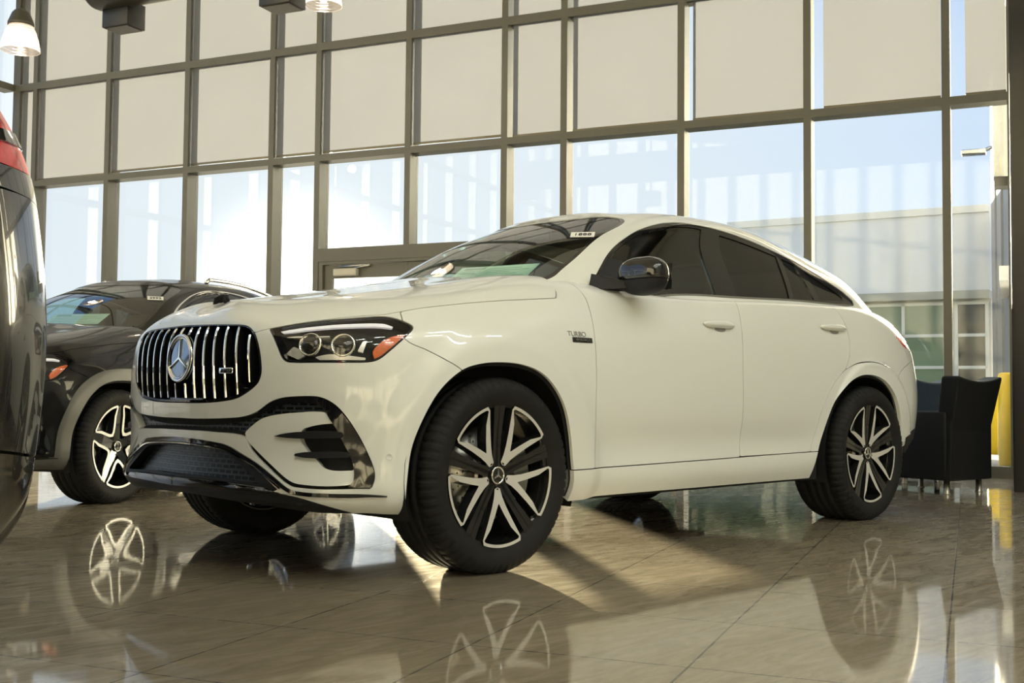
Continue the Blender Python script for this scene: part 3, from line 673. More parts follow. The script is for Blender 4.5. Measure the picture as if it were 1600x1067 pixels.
# ---------------- outlines in the body's own (along, up) coordinates ----------------
ARCHF=smooth_poly([(1.088,-.3),(1.085,.084),(1.087,.131),(1.107,.252),(1.152,.365),(1.215,.456),(1.307,.527),(1.393,.553),(1.496,.561),(1.604,.555),(1.704,.529),(1.782,.477),(1.85,.39),(1.894,.268),(1.915,.155),(1.93,.05),(1.93,-.3)],5,60)
ARCHR=smooth_poly([(3.83,-.3),(3.86,.06),(3.883,.135),(3.912,.211),(3.965,.319),(4.035,.423),(4.128,.499),(4.24,.542),(4.362,.556),(4.507,.545),(4.63,.503),(4.722,.422),(4.782,.29),(4.803,.151),(4.81,.0),(4.81,-.3)],5,60)
HOODL=[(.475,.722),(.52,.752),(.577,.786),(.695,.851),(.829,.878),(.928,.879),(1.03,.872),(1.095,.879),(1.192,.887),(1.349,.884),(1.53,.879),(1.773,.874),(1.931,.876)]
GRT=[(.0,.812),(.158,.803),(.329,.794),(.415,.790),(.448,.768),(.472,.722)]
GRILLE=smooth_poly([(-.2,.812),(0,.812),(.158,.804),(.329,.795),(.415,.789),(.452,.764),(.475,.715),(.497,.63),(.510,.55),(.510,.505),(.490,.467),(.412,.424),(.346,.408),(.194,.396),(.0,.394),(-.2,.394)],5,60)
LAMP=smooth_poly([(.549,.764),(.585,.789),(.682,.845),(.80,.870),(.934,.868),(1.012,.861),(1.055,.842),(1.094,.808),(1.118,.777),(1.119,.755),(1.099,.722),(1.057,.662),(1.004,.598),(.973,.570),(.939,.559),(.872,.556),(.758,.555),(.640,.557),(.615,.568),(.599,.596),(.574,.673)],5,60)
INTAKE=smooth_poly([(-.2,.332),(0,.332),(.15,.332),(.388,.341),(.459,.353),(.512,.373),(.556,.399),(.604,.414),(.672,.421),(.75,.422),(.789,.412),(.829,.387),(.867,.345),(.907,.283),(.942,.215),(.963,.168),(.967,.142),(.956,.113),(.9,.115),(.67,.119),(.631,.13),(.561,.169),(.462,.232),(.436,.275),(.233,.289),(.049,.291),(-.2,.291)],5,60)
ISLAND=smooth_poly([(.433,.289),(.454,.305),(.519,.342),(.588,.357),(.673,.366),(.781,.369),(.80,.349),(.831,.304),(.861,.245),(.886,.2),(.895,.163),(.893,.138),(.875,.124),(.687,.126),(.642,.137),(.574,.176),(.476,.239),(.442,.266)],5,60)
VENT=smooth_poly([(.701,.303),(.732,.315),(.772,.323),(.816,.327),(.841,.29),(.866,.236),(.888,.19),(.893,.166),(.824,.168),(.785,.178),(.761,.199),(.723,.229),(.692,.272)],5,60)
LOWG=smooth_poly([(-.2,.249),(.15,.244),(.295,.236),(.354,.225),(.392,.211),(.449,.184),(.539,.137),(.592,.104),(.575,.098),(.512,.108),(.32,.112),(-.2,.114)],5,60)
LIPL=[(-.2,.080),(.165,.082),(.398,.085),(.57,.087),(.68,.080),(.78,.055),(.86,.022),(.93,-.02),(1.0,-.10)]
TRIML=[(-.2,.254),(.097,.252),(.295,.241),(.354,.230),(.395,.216),(.498,.179),(.586,.135),(.636,.108),(.676,.098),(.803,.095),(.948,.0905),(1.012,.088)]
BUMPF=[(1.075,.69),(1.102,.655),(1.165,.617),(1.24,.567),(1.297,.534),(1.36,.48)]
FDOOR=[(2.063,.131),(2.062,.331),(2.066,.473),(2.072,.615),(2.082,.718),(2.102,.821),(2.118,.882),(2.125,1.02)]
DDOOR=[(3.166,.144),(3.172,.2),(3.165,.38),(3.163,.55),(3.182,.694),(3.205,.80),(3.222,.88),(3.235,1.02)]
SILLL=[(1.85,.128),(2.058,.131),(2.296,.132),(2.869,.137),(3.415,.145),(3.95,.147)]
FLARE=[(3.814,.147),(3.851,.245),(3.905,.38),(4.001,.494),(4.12,.568),(4.259,.604),(4.385,.616),(4.521,.611),(4.692,.580),(4.80,.530),(4.86,.44),(4.885,.30),(4.885,.15)]
RDOOR=[(4.15,.578),(4.215,.66),(4.225,.78),(4.18,.90),(4.13,1.02)]
RBL=[(4.80,.560),(4.86,.588),(5.0,.628),(5.16,.666),(5.4,.68),(6.4,.68)]
TAILP=smooth_poly([(4.895,.772),(4.955,.838),(5.05,.862),(5.25,.858),(5.5,.84),(5.5,.73),(5.25,.725),(5.1,.725),(4.985,.735)],5,60)
TAILG=5.52
def P_(*L):
    out=[]
    for l in L: out+=list(l)
    return np.array(out)
def sm(l): return smooth_poly(l,4,60,closed=False)
HOODP=P_([(-.2,.812)],sm(GRT),sm(HOODL),sm([(1.931,.876),(1.955,.905),(1.985,.95),(2.02,1.05),(2.06,1.2)]),[(2.1,1.35),(2.1,2.0),(-.2,2.0)])
BUMPP=P_([(-.2,-.1),(1.36,-.1)],sm(BUMPF)[::-1],sm(HOODL[:8])[::-1],sm(GRT)[::-1],[(-.2,.812)])
FENDP=P_(sm(BUMPF),[(1.36,-.1),(1.86,-.1)],[(1.86,.1283)],sm(SILLL[:2]),sm(FDOOR),[(2.125,1.02),(2.0,1.0),(1.957,.905)],sm(HOODL[7:])[::-1])
SILLP=P_([(1.80,-.1),(3.95,-.1)],sm(SILLL)[::-1],[(1.80,.128)])
FDP=P_(sm(SILLL[1:5])[:13],sm(DDOOR),sm(FDOOR)[::-1])
RDP=P_(sm([(3.166,.144),(3.415,.145),(3.814,.147)]),sm(FLARE[:5]),sm(RDOOR),sm(DDOOR)[::-1])
FLP=P_(sm(FLARE),[(4.885,.10),(4.70,.10),(4.70,-.1),(3.95,-.1),(3.95,.147)])
QUARP=P_(sm(FLARE[4:10]),[(4.80,.53)],sm(RBL[:4]),[(5.4,.68),(TAILG,.682),(TAILG,2.0),(4.20,2.0),(4.13,1.02)],sm(RDOOR)[::-1])
TAILGP=np.array([(TAILG,.682),(6.5,.682),(6.5,2.0),(TAILG,2.0)])
RBP=P_(sm(RBL),[(6.5,.68),(6.5,.20),(5.1,.19),(4.885,.155)],sm(FLARE[9:])[::-1])
RVP=np.array([(4.76,.15),(4.885,.152),(5.1,.188),(6.5,.198),(6.5,-.1),(4.76,-.1)])
# greenhouse outlines
WIN=smooth_poly([(.824,.028),(.807,.098),(.774,.286),(.768,.435),(.775,.56),(.87,.612),(1.232,.600),(1.665,.562),(2.115,.516),(2.556,.443),(2.886,.283),(2.985,.174),(2.95,.115),(2.753,.091),(2.232,.091),(1.721,.077),(1.288,.065),(.95,.03)],5,60)
G1=smooth_poly([(.846,.075),(.818,.18),(.796,.298),(.794,.415),(.805,.525),(.891,.570),(1.249,.567),(1.337,.557),(1.612,.090),(1.281,.083)],4,40)
G2=smooth_poly([(1.55,.528),(1.893,.497),(2.225,.462),(2.232,.112),(1.777,.098)],4,40)
G3=smooth_poly([(2.285,.455),(2.44,.425),(2.495,.122),(2.276,.113)],4,40)
G4=smooth_poly([(2.525,.398),(2.732,.286),(2.862,.19),(2.862,.150),(2.565,.122)],4,40)
WSP=smooth_poly([(-.2,.005),(.60,.005),(.657,.04),(.663,.126),(.667,.282),(.655,.45),(.632,.62),(.60,.668),(.485,.650),(.321,.601),(.171,.586),(0,.583),(-.2,.583)],5,60)
RGP=smooth_poly([(3.52,.12),(3.60,.10),(4.3,.10),(4.3,.66),(3.62,.66),(3.52,.60),(3.47,.35)],5,60)
# ---------------- materials ----------------
M_pw=mat('white_paint',(.79,.81,.78),.30,coat=1.0,noise=.004)
M_pk=mat('dark_grey_paint',(.009,.009,.009),.3,coat=.55,metal=.0,spec=.1,noise=.02)
M_pb=mat('black_paint',(.008,.008,.008),.25,coat=.7,spec=.2,noise=.02)
M_gloss=mat('gloss_black_plastic',(.008,.008,.009),.06,coat=.6,noise=.1)
M_matt=mat('matt_black_plastic',(.010,.011,.014),.55,spec=.35,noise=.15,bump=.1,bscale=500)
M_clad=mat('grey_cladding',(.075,.075,.07),.45,noise=.05,bump=.1,bscale=600)
M_in=mat('inner_black',(.006,.006,.006),.9,noise=.1)
M_chr=mat('chrome',(.82,.82,.80),.07,metal=1.,noise=.01)
M_sat=mat('machined_alloy',(.86,.85,.82),.33,metal=.55,noise=.02)
M_alk=mat('gloss_black_alloy',(.012,.012,.012),.12,coat=.5,noise=.1)
M_tyre=mat('tyre_rubber',(.011,.011,.0105),.72,spec=.3,noise=.15,bump=.15,bscale=300)
M_disc=mat('brake_disc_steel',(.38,.37,.34),.32,metal=1.,noise=.05)
M_cal=mat('brake_caliper_grey',(.34,.34,.31),.35,metal=.6,noise=.03)
M_gside=glass('tinted_side_glass',(.55,.64,.62),1.0,ior=1.9); M_grear=glass('privacy_glass',(.08,.07,.07),1.0,ior=1.7); M_gws=glass('windscreen_glass',(.62,.82,.76),1.0,ior=2.1)
M_lens=glass('lamp_lens',(.96,.97,.97),1.0)
M_drl=mat('daytime_light_bar',(.92,.92,.95),.2,emit=(.9,.9,1),es=.25)
M_amb=mat('amber_reflector',(.75,.16,.035),.18,coat=.5,noise=.12,nscale=60)
M_red=mat('red_tail_lens',(.62,.008,.010),.15,coat=.35,noise=.3,nscale=30)
M_seat=mat('dark_upholstery',(.022,.021,.022),.6,noise=.1)
M_dash=mat('dash_plastic',(.02,.021,.023),.5,noise=.1)
M_paper=mat('white_paper',(.85,.85,.82),.7,noise=.02)
M_ink=mat('black_ink',(.02,.02,.02),.6)
M_emb=mat('emblem_dish',(.22,.27,.34),.08,metal=1,noise=.02)  # blue tint puts the reflected sky into the dish colour
M_rec=mat('handle_recess_shade',(.30,.29,.27),.5,noise=.01)  # grey that paints in the shade under the door grips
M_silver=mat('silver_trim',(.55,.55,.54),.22,metal=1,noise=.02)
def mesh_mat(name,scale,c0,c1):
    m=mat(name,c0,.35); n=m.node_tree; b=n.nodes['Principled BSDF']; t=n.nodes.new('ShaderNodeTexCoord')
    mp=n.nodes.new('ShaderNodeMapping'); n.links.new(t.outputs['Object'],mp.inputs['Vector']); mp.inputs['Scale'].default_value=(0,1,1)
    sp=n.nodes.new('ShaderNodeSeparateXYZ'); n.links.new(t.outputs['Object'],sp.inputs[0]); cb=n.nodes.new('ShaderNodeCombineXYZ'); n.links.new(sp.outputs['Y'],cb.inputs['X']); n.links.new(sp.outputs['Z'],cb.inputs['Y'])
    br=n.nodes.new('ShaderNodeTexBrick'); br.offset=.5; br.inputs['Scale'].default_value=scale; br.inputs['Brick Width'].default_value=.9; br.inputs['Row Height'].default_value=.42; br.inputs['Mortar Size'].default_value=.10; br.inputs['Mortar Smooth'].default_value=.2
    br.inputs['Color1'].default_value=(*c0,1); br.inputs['Color2'].default_value=(*c0,1); br.inputs['Mortar'].default_value=(*c1,1); n.links.new(cb.outputs[0],br.inputs['Vector']); n.links.new(br.outputs['Color'],b.inputs['Base Color'])
    bp=n.nodes.new('ShaderNodeBump'); bp.inputs['Distance'].default_value=.02; n.links.new(br.outputs['Fac'],bp.inputs['Height']); n.links.new(bp.outputs[0],b.inputs['Normal']); return m
M_hex=mesh_mat('intake_mesh',26,(.003,.003,.004),(.075,.095,.125)); M_hex2=mesh_mat('lower_intake_mesh',22,(.002,.002,.003),(.06,.075,.10))
# ---------------- wheel ----------------
def yloops(R0,style):
    """outer and inner outline of one silver loop, pointing to -Z in the wheel plane (x,z)"""
    if style=='split':
        o=[(.0,-.17),(.052,-.19),(.078,-.30),(.125,-.42),(.225,-.62),(.365,-.872),(.36,-.905)]
        i=[(.0,-.395),(.016,-.42),(.04,-.465),(.086,-.55),(.20,-.738),(.334,-.872),(.328,-.892)]
        a0,a1=math.radians(21.0),math.radians(18.8); ro,ri=1.0,.957
    else:
        o=[(.0,-.30),(.05,-.33),(.10,-.36),(.20,-.48),(.33,-.66),(.49,-.82),(.49,-.85)]
        i=[(.0,-.39),(.03,-.40),(.07,-.43),(.165,-.55),(.29,-.715),(.435,-.825),(.435,-.845)]
        a0,a1=math.radians(28.5),math.radians(26.3); ro,ri=1.0,.95
    k=8
    oa=[(ro*math.sin(a0*(1-j/k)),-ro*math.cos(a0*(1-j/k))) for j in range(k+1)]
    ia=[(ri*math.sin(a1*(1-j/k)),-ri*math.cos(a1*(1-j/k))) for j in range(k+1)]
    O=o+oa; I=i+ia
    O=O+[(-x,z) for x,z in O[1:-1]][::-1]; I=I+[(-x,z) for x,z in I[1:-1]][::-1]
    return [(x*R0,z*R0) for x,z in O],[(x*R0,z*R0) for x,z in I]
def star_poly(r,w=.13):
    out=[]
    for k in range(3):
        a=math.pi/2+k*2*math.pi/3; out.append((r*math.cos(a),r*math.sin(a))); b=a+math.pi/3; out.append((w*r*math.cos(b),w*r*math.sin(b)))
    return out
RT=.386
def tyre_mesh(w=.275):
    h=w/2; n=330
    h0=.1375; sh=h-h0
    prof=[(.268,-h+.030),(.285,-h+.018),(.31,-h+.004),(.335,-h),(.352,-h+.004),(.366,-h+.014),(.377,-h+.028),(.3835,-h+.046)]
    tr=[]
    for c in np.array([-.062,-.021,.021,.062])*w/.275: tr+=[(c-.0055,0),(c-.0045,-.008),(c+.0045,-.008),(c+.0055,0)]
    prof+= [(.3855-.06*abs(y)**2+d,y) for y,d in tr]+[(r,-y) for r,y in prof[::-1]]
    V=[];F=[];m=len(prof)
    for i in range(n):
        a=2*math.pi*i/n
        for j,(r,y) in enumerate(prof):
            rr=r
            if i%5==0 and (4<=j<=8 or m-9<=j<=m-5): rr-=.008
            V.append([rr*math.cos(a),y+sh,rr*math.sin(a)])
    for v in V:
        if v[2]<-.3795: v[2]=-.3795
    for i in range(n):
        for j in range(m-1): F.append((i*m+j,i*m+j+1,((i+1)%n)*m+j+1,((i+1)%n)*m+j))
    return V,F
TY={'f':tyre_mesh(.305),'r':tyre_mesh(.33)}
XZ=Matrix(((1,0,0,0),(0,0,-1,0),(0,1,0,0),(0,0,0,1)))   # (x,y,h)->(x,-h,y): lathe axis to -y
def make_wheel(parent,loc,style,spin,far=False,ax='f'):
    """outer face towards local -y"""
    R0=.279
    m=MB(); m.lathe([(.275,-.12),(.262,-.125),(.25,-.12),(.252,.0),(.262,.080),(.270,.098),(.280,.102)],72,XZ,caps=False)
    w=m.build('wheel',M_alk,parent,loc)
    w.rotation_euler=(0,0,math.pi if far else 0)
    for v in w.data.vertices: pass
    o=mobj('tyre',TY[ax][0],TY[ax][1],M_tyre,w); 
    yf=-.122   # plane of the spoke faces
    O,I=yloops(R0,style); n=len(O); V=[];F=[];V2=[];F2=[]
    mbs=MB(); mbk=MB()
    for k in range(5):
        a=spin+2*math.pi*k/5; ca,sa=math.cos(a),math.sin(a)
        rt=lambda p:(p[0]*ca-p[1]*sa,p[0]*sa+p[1]*ca)
        def yd(p): return yf+.034*(1-min(1,math.hypot(*p)/R0))   # dished towards the hub
        o_=[rt(p) for p in O]; i_=[rt(p) for p in I]
        Vf=[(x,yd((x,z)),z) for x,z in o_]+[(x,yd((x,z)),z) for x,z in i_]
        mbs.add(Vf,[(j,(j+1)%n,n+(j+1)%n,n+j) for j in range(n)])
        # black flanks
        def off(P_,s): 
            c=(sum(x for x,z in P_)/n,sum(z for x,z in P_)/n); return [(c[0]+(x-c[0])*s,c[1]+(z-c[1])*s) for x,z in P_]
        ob=off(o_,1.03); ib=off(i_,.90)
        Vb=[(x,yd((x,z))+.001,z) for x,z in o_]+[(x,yd((x,z))+.045,z) for x,z in ob]+[(x,yd((x,z))+.001,z) for x,z in i_]+[(x,yd((x,z))+.045,z) for x,z in ib]
        mbk.add(Vb,[(j,n+j,n+(j+1)%n,(j+1)%n) for j in range(n)]+[(2*n+j,2*n+(j+1)%n,3*n+(j+1)%n,3*n+j) for j in range(n)]+[(n+j,3*n+j,3*n+(j+1)%n,n+(j+1)%n) for j in range(n)])
        # recessed black spoke between two loops
        b=a+math.pi/5
        for s in ((-1,1) if style=='split' else (0,)):
            pts=[(s*.02,-.10),(s*.028,-.55),(s*.05+.0,-.98)]
            wd=(.05,.045,.055) if style=='split' else (.10,.12,.16)
            cb,sb=math.cos(b),math.sin(b)
            L=[];
            for (x,z),q in zip(pts,wd):
                for g in(-1,1):
                    X=(x+g*q)*R0; Z=z*R0; L.append((X*cb-Z*sb,X*sb+Z*cb))
            yy=[yf+.034,yf+.034,yf+.026,yf+.026,yf+.010,yf+.010]
            Vk=[(x,y,z) for (x,z),y in zip(L,yy)]+[(x,y+.035,z) for (x,z),y in zip(L,yy)]
            mbk.add(Vk,[(0,1,3,2),(2,3,5,4),(6,8,9,7),(8,10,11,9),(0,2,8,6),(2,4,10,8),(1,7,9,3),(3,9,11,5),(4,5,11,10),(0,6,7,1)])
    mbs.build('spoke_faces',M_sat,w); 
    m=mbk; m.lathe([(0,.088),(.066,.088),(.07,.08),(.07,.02)],40,XZ,caps=False); m.build('spokes',M_alk,w)
    m=MB(); m.lathe([(0,.098),(.031,.098),(.034,.096),(.036,.088)],40,XZ); hc=m.build('hub_cap',M_gloss,w)
    m=MB(); m.lathe([(.029,.0975),(.030,.101),(.034,.101),(.036,.097)],40,XZ); m.prism(star_poly(.030,.16),.0975,.101,XZ); m.build('emblem',M_chr,hc)
    m=MB()
    for k in range(5):
        a=spin-math.pi/2+2*math.pi*k/5
        m.lathe([(0,.095),(.006,.095),(.007,.08)],12,XZ@Matrix.Translation((.056*math.cos(a),.056*math.sin(a),0)))
    m.build('wheel_bolts',M_alk,w)
    m=MB(); m.lathe([(.06,.02),(.19,.02),(.19,-.01),(.06,-.01),(.06,.055),(.075,.06),(.085,.02)],64,XZ)
    for ring in (.115,.145,.172):
        for k in range(18):
            a=2*math.pi*(k+ring*40)/18; 
            m.lathe([(0,.0204),(.0045,.0204)],6,XZ@Matrix.Translation((ring*math.cos(a),ring*math.sin(a),0)))
    m.build('brake_disc',M_disc,w)
    m=MB(); n_=10; pl=[(.125*math.cos(t),.125*math.sin(t)) for t in np.linspace(-.55,.62,n_)]+[(.205*math.cos(t),.205*math.sin(t)) for t in np.linspace(.62,-.55,n_)]
    m.prism(pl,.005,.062,XZ); m.build('brake_caliper',M_cal,w)
    return w
def text_mesh(txt,size,depth=.0015):
    c=bpy.data.curves.new('t','FONT'); c.body=txt; c.size=size; c.extrude=depth; c.align_x='CENTER'; c.align_y='CENTER'
    o=bpy.data.objects.new('t',c); COL.objects.link(o); dg=bpy.context.evaluated_depsgraph_get(); me=bpy.data.meshes.new_from_object(o.evaluated_get(dg))
    bpy.data.objects.remove(o); return me
def text_on(name,txt,size,mat_,parent,M,xs=1.0):
    me=text_mesh(txt,size); me.materials.clear(); me.materials.append(mat_); me.transform(M@Matrix.Diagonal((xs,1,1,1)))
    o=bpy.data.objects.new(name,me); COL.objects.link(o); o.parent=parent; return o
def frame_at(S,u,v,side,off):
    """matrix whose X runs along the body (as read from outside), Y up, Z outward"""
    p,n=S.pts([u],[v],off); p=p[0].copy(); n=n[0].copy(); p[1]*=side; n[1]*=side
    Z=Vector(n).normalized(); Y=Vector((0,0,1)); Y=(Y-Z*Y.dot(Z)).normalized(); X=Y.cross(Z)
    return Matrix(((X.x,Y.x,Z.x,p[0]),(X.y,Y.y,Z.y,p[1]),(X.z,Y.z,Z.z,p[2]),(0,0,0,1)))
def ribbon(S,line,w,h,off=0.,side=-1,centre=False):
    """raised strip following a line on the surface"""
    L=np.array(line); 
    t=np.gradient(L,axis=0); t/=np.linalg.norm(t,axis=1,keepdims=True)+1e-9; nn=np.stack([-t[:,1],t[:,0]],1)
    W=w if np.ndim(w) else np.full(len(L),w)
    a,na=S.pts(*(L+nn*W[:,None]/2).T,off); b,nb=S.pts(*(L-nn*W[:,None]/2).T,off)
    V=np.concatenate([a,a+na*h,b+nb*h,b]); n=len(L); V[:,1]*=side
    F=[]
    for i in range(n-1):
        for k in range(3): F.append((k*n+i,k*n+i+1,(k+1)*n+i+1,(k+1)*n+i))
    F+= [(0,n,2*n,3*n),(n-1,4*n-1,3*n-1,2*n-1)]
    return V.tolist(),F
def build_car(kind,loc=(0,0,0),rz=0,scale=1.0):
    W=kind=='white'
    paint=M_pw if W else M_pk
    root=empty('car',loc,rz)
    def both_piece(name,m,*a,parent=None,**k):
        return weld(mobj(name,*both(piece(*a,**k)),m,parent or root))
    def side_pieces(name,m,*a,parents=None,**k):
        vt=piece(*a,**k); return [mobj(name,*half(vt,s),m,(parents[i] if parents else root)) for i,s in enumerate((-1,1))]
    # ---- panels ----
    both_piece('hood',paint,BS,HOODP,box=(0,2.06,0,9),res=.012)
    both_piece('front_bumper',paint,BS,BUMPP,[GRILLE,LAMP,INTAKE,LOWG,ARCHF,P_([(-.2,-.2)],sm(LIPL),[(1.0,-.2)][::-1])],res=.008)
    side_pieces('front_fender',paint,BS,FENDP,[ARCHF,LAMP],res=.01)
    FD=side_pieces('front_door',paint,BS,FDP,res=.012); RD=side_pieces('rear_door',paint,BS,RDP,res=.012)
    side_pieces('side_sill',paint,BS,SILLP,[ARCHF,ARCHR],res=.012,flange=.06)
    side_pieces('rear_arch_flare',paint if W else M_clad,BS,FLP,[ARCHR],res=.01,flange=.03)
    side_pieces('quarter_panel',paint,BS,QUARP,[TAILP],res=.012)
    both_piece('tailgate',paint,BS,TAILGP,[TAILP],res=.014)
    both_piece('rear_bumper',paint,BS,RBP,[FLP],res=.012)
    both_piece('rear_valance',M_matt,BS,RVP,[ARCHR],res=.014,flange=.05)
    if not W:
        CL=smooth_poly([(.99,-.3),(.985,.084),(.99,.14),(1.012,.27),(1.06,.40),(1.13,.51),(1.24,.60),(1.36,.645),(1.5,.655),(1.63,.648),(1.75,.61),(1.855,.53),(1.935,.42),(1.985,.28),(2.005,.155),(2.015,.05),(2.015,-.3)],5,60)
        side_pieces('wheel_arch_cladding',M_clad,BS,CL,[ARCHF],res=.01,off=.006,flange=.04)
        side_pieces('sill_cladding',M_clad,BS,P_([(1.95,-.1),(3.9,-.1)],[(3.9,.19),(1.95,.17)]),[ARCHR],res=.02,off=.005,flange=.04)
        side_pieces('bumper_cladding',M_clad,BS,np.array([(.3,-.1),(1.12,-.1),(1.12,.10),(.3,.08)]),[ARCHF],res=.02,off=.005,flange=.04)
    # ---- dark inner shell behind the gaps ----
    SH=np.array([(.0,.02),(6.3,.02),(6.3,1.0),(0,1.0)])
    grow=lambda P,s:(P-P.mean(0))*s+P.mean(0)
    both_piece('inner_shell',M_in,BS,SH,[ARCHF,ARCHR,GRILLE,LAMP,INTAKE,LOWG],res=.03,off=-.022,flange=0,gap=-.01)
    both_piece('hood_inner_panel',M_in,BS,np.array([(-.1,.9),(2.0,.9),(2.06,2),(-.1,2)]),res=.05,off=-.03,flange=0)
    # ---- wheel wells and floor ----
    for x in (0,2.935):
        for s in(-1,1):
            V=[];F=[];n=24
            for k in range(n+1):
                a=-.35+ (math.pi+.7)*k/n
                for y in (.52,.93): V.append((x+.462*math.cos(a),s*y,.385+.452*math.sin(a)))
            for k in range(n): F.append((2*k,2*k+1,2*k+3,2*k+2))
            c=len(V); V+=[(x,s*.52,.30)]
            for k in range(n): F.append((2*k,2*k+2,c))
            mobj('wheel_well',V,F,M_in,root)
    m=MB()
    for b in (((-.72,-.50,.30),(.0,.50,.42)),((-.1,-.50,.255),(.50,.50,.42)),((.46,-.90,.252),(2.44,.90,.40)),((2.40,-.50,.26),(3.5,.50,.44)),((3.35,-.62,.36),(3.85,.62,.5))): m.box(*b)
    m.tube([(1.0,-.25,.27),(2.6,-.25,.27)],.02,8); m.tube([(.0,-.3,.38),(.0,-.75,.36)],.035,8); m.tube([(.0,.3,.38),(.0,.75,.36)],.035,8); m.tube([(2.935,-.75,.36),(2.935,.75,.36)],.035,8)
    m.build('underbody',M_in,root)
    # ---- greenhouse ----
    RP=np.array([(-.2,-.2),(4.3,-.2),(4.3,2.0),(-.2,2.0)])
    both_piece('roof',paint,GS,RP,[WIN,WSP,RGP],res=.012,gap=.0)
    G=[G1,G2,G3,G4]
    TR=side_pieces('window_trim',M_gloss,GS,WIN,G,res=.008,off=-.003,gap=.0012,flange=.02)
    for P,nm,mt in ((G1,'front_side_window',M_gside),(G2,'rear_side_window',M_grear),(G3,'small_side_window',M_grear),(G4,'quarter_window',M_grear)):
        side_pieces(nm,mt,GS,P,res=.02,off=-.008,gap=-.006,flange=0)
    WSI=smooth_poly([(-.2,.04),(.59,.035),(.628,.06),(.640,.13),(.646,.282),(.634,.44),(.612,.60),(.583,.645),(.485,.628),(.321,.578),(.171,.562),(0,.558),(-.2,.558)],5,60)
    both_piece('windscreen_border',M_gloss,GS,WSP,[WSI],res=.008,off=-.003,gap=.0015)
    both_piece('windscreen',M_gws,GS,WSI,res=.02,off=-.0045,gap=-.003,flange=0)
    both_piece('rear_window',M_grear,GS,RGP,res=.02,off=-.003,gap=.001,flange=0)
    # bright line below the side windows
    bl=sm([(.86,.050),(1.288,.072),(1.721,.084),(2.232,.098),(2.753,.098),(2.93,.112)])
    for s in(-1,1):
        m=MB(); m.add(*ribbon(GS,bl,.010,.004,-.002,s)); m.build('beltline_strip',M_silver if W else M_chr,root)
        if not W:
            tl=sm([(.815,.10),(.783,.286),(.777,.435),(.785,.555),(.87,.602),(1.232,.590),(1.665,.552),(2.115,.506),(2.556,.433),(2.876,.275),(2.965,.174)])
            m=MB(); m.add(*ribbon(GS,tl,.016,.006,-.002,s)); m.build('window_chrome_strip',M_chr,root)
            rl=sm([(1.10,.80),(1.4,.80),(2.0,.79),(2.5,.77),(2.85,.74)])
            a,na=GS.pts(*rl.T,.035); a[0]-=na[0]*.03; a[-1]-=na[-1]*.03; a[:,1]*=s
            m=MB(); m.tube([tuple(q) for q in a],.016,10); m.build('roof_rail',M_chr,root)
    # ---- cabin ----
    m=MB()
    for yy in ((-.74,.74),): m.rbox((.62,yy[0],.86),(.98,yy[1],1.10),.05,3)
    m.add([(.36,-.68,1.15),(.36,.68,1.15),(.80,.74,1.09),(.80,-.74,1.09),(.36,-.68,1.05),(.36,.68,1.05),(.8,.74,.95),(.8,-.74,.95)],[(0,3,2,1),(4,5,6,7),(0,1,5,4),(3,7,6,2)])
    m.rbox((.70,-.60,1.08),(.95,-.22,1.14),.03,3)
    dsh=m.build('dashboard',M_dash,root)
    m=MB(); Mst=Matrix.Translation((1.02,-.38,1.03))@Matrix.Rotation(R(-66),4,'Y')
    m.lathe([(.185+.014*math.cos(t),.014*math.sin(t)) for t in np.linspace(0,2*math.pi,10)[:-1]],40,Mst,closed=True); m.lathe([(0,-.03),(.06,-.03),(.07,0),(.05,.015),(0,.015)],20,Mst); m.box((-.18,-.02,-.01),(.18,.02,.01),Mst); m.build('steering_wheel',M_dash,root)
    for s in(-1,1):
        st=empty('front_seat',(1.55,s*.38,0),0,root)
        m=MB(); m.rbox((-.28,-.25,.48),(.25,.25,.66),.06,3); m.build('seat_cushion',M_seat,st)
        m=MB(); m.rbox((-.06,-.25,0),(.10,.25,.64),.06,3,Matrix.Translation((.24,0,.58))@Matrix.Rotation(R(16),4,'Y')); m.build('backrest',M_seat,st)
        m=MB(); m.rbox((-.05,-.14,0),(.06,.14,.19),.045,3,Matrix.Translation((.43,0,1.24))@Matrix.Rotation(R(12),4,'Y')); m.tube([(.42,-.05,1.15),(.45,-.05,1.3)],.008,6); m.tube([(.42,.05,1.15),(.45,.05,1.3)],.008,6); m.build('headrest',M_seat,st)
    m=MB(); m.rbox((2.35,-.66,.50),(2.85,.66,.68),.06,3); m.rbox((-.08,-.66,0),(.08,.66,.60),.06,3,Matrix.Translation((2.86,0,.62))@Matrix.Rotation(R(22),4,'Y'))
    for y in(-.42,.42): m.rbox((3.02,y-.13,1.16),(3.12,y+.13,1.32),.04,3)
    m.build('rear_bench',M_seat,root)
    m=MB(); m.rbox((1.13,-.12,1.50),(1.16,.12,1.56),.012,2); m.tube([(1.15,0,1.55),(1.20,0,1.61)],.012,8); m.build('rear_view_mirror',M_dash,root)
    m=MB(); m.box((.5,-.78,.40),(2.9,.78,.46)); m.build('cabin_floor',M_in,root)
    vt=piece(GS,np.array([(-.2,.70),(4.3,.70),(4.3,2.0),(-.2,2.0)]),res=.05,off=-.03,flange=0); weld(mobj('headliner',*both(vt),M_dash,root))
    # ---- grille ----
    g=both_piece('grille',M_gloss,BS,GRILLE,res=.02,off=-.055,flange=0,gap=-.01)
    gi=grow(GRILLE,1.0); ring=smooth_poly([(-.2,.800),(0,.800),(.158,.792),(.329,.783),(.408,.777),(.440,.755),(.461,.71),(.483,.63),(.496,.55),(.496,.507),(.478,.477),(.405,.437),(.340,.421),(.194,.409),(.0,.407),(-.2,.407)],5,60)
    both_piece('grille_frame',M_gloss,BS,GRILLE,[ring],res=.006,off=-.003,flange=.05,parent=g)
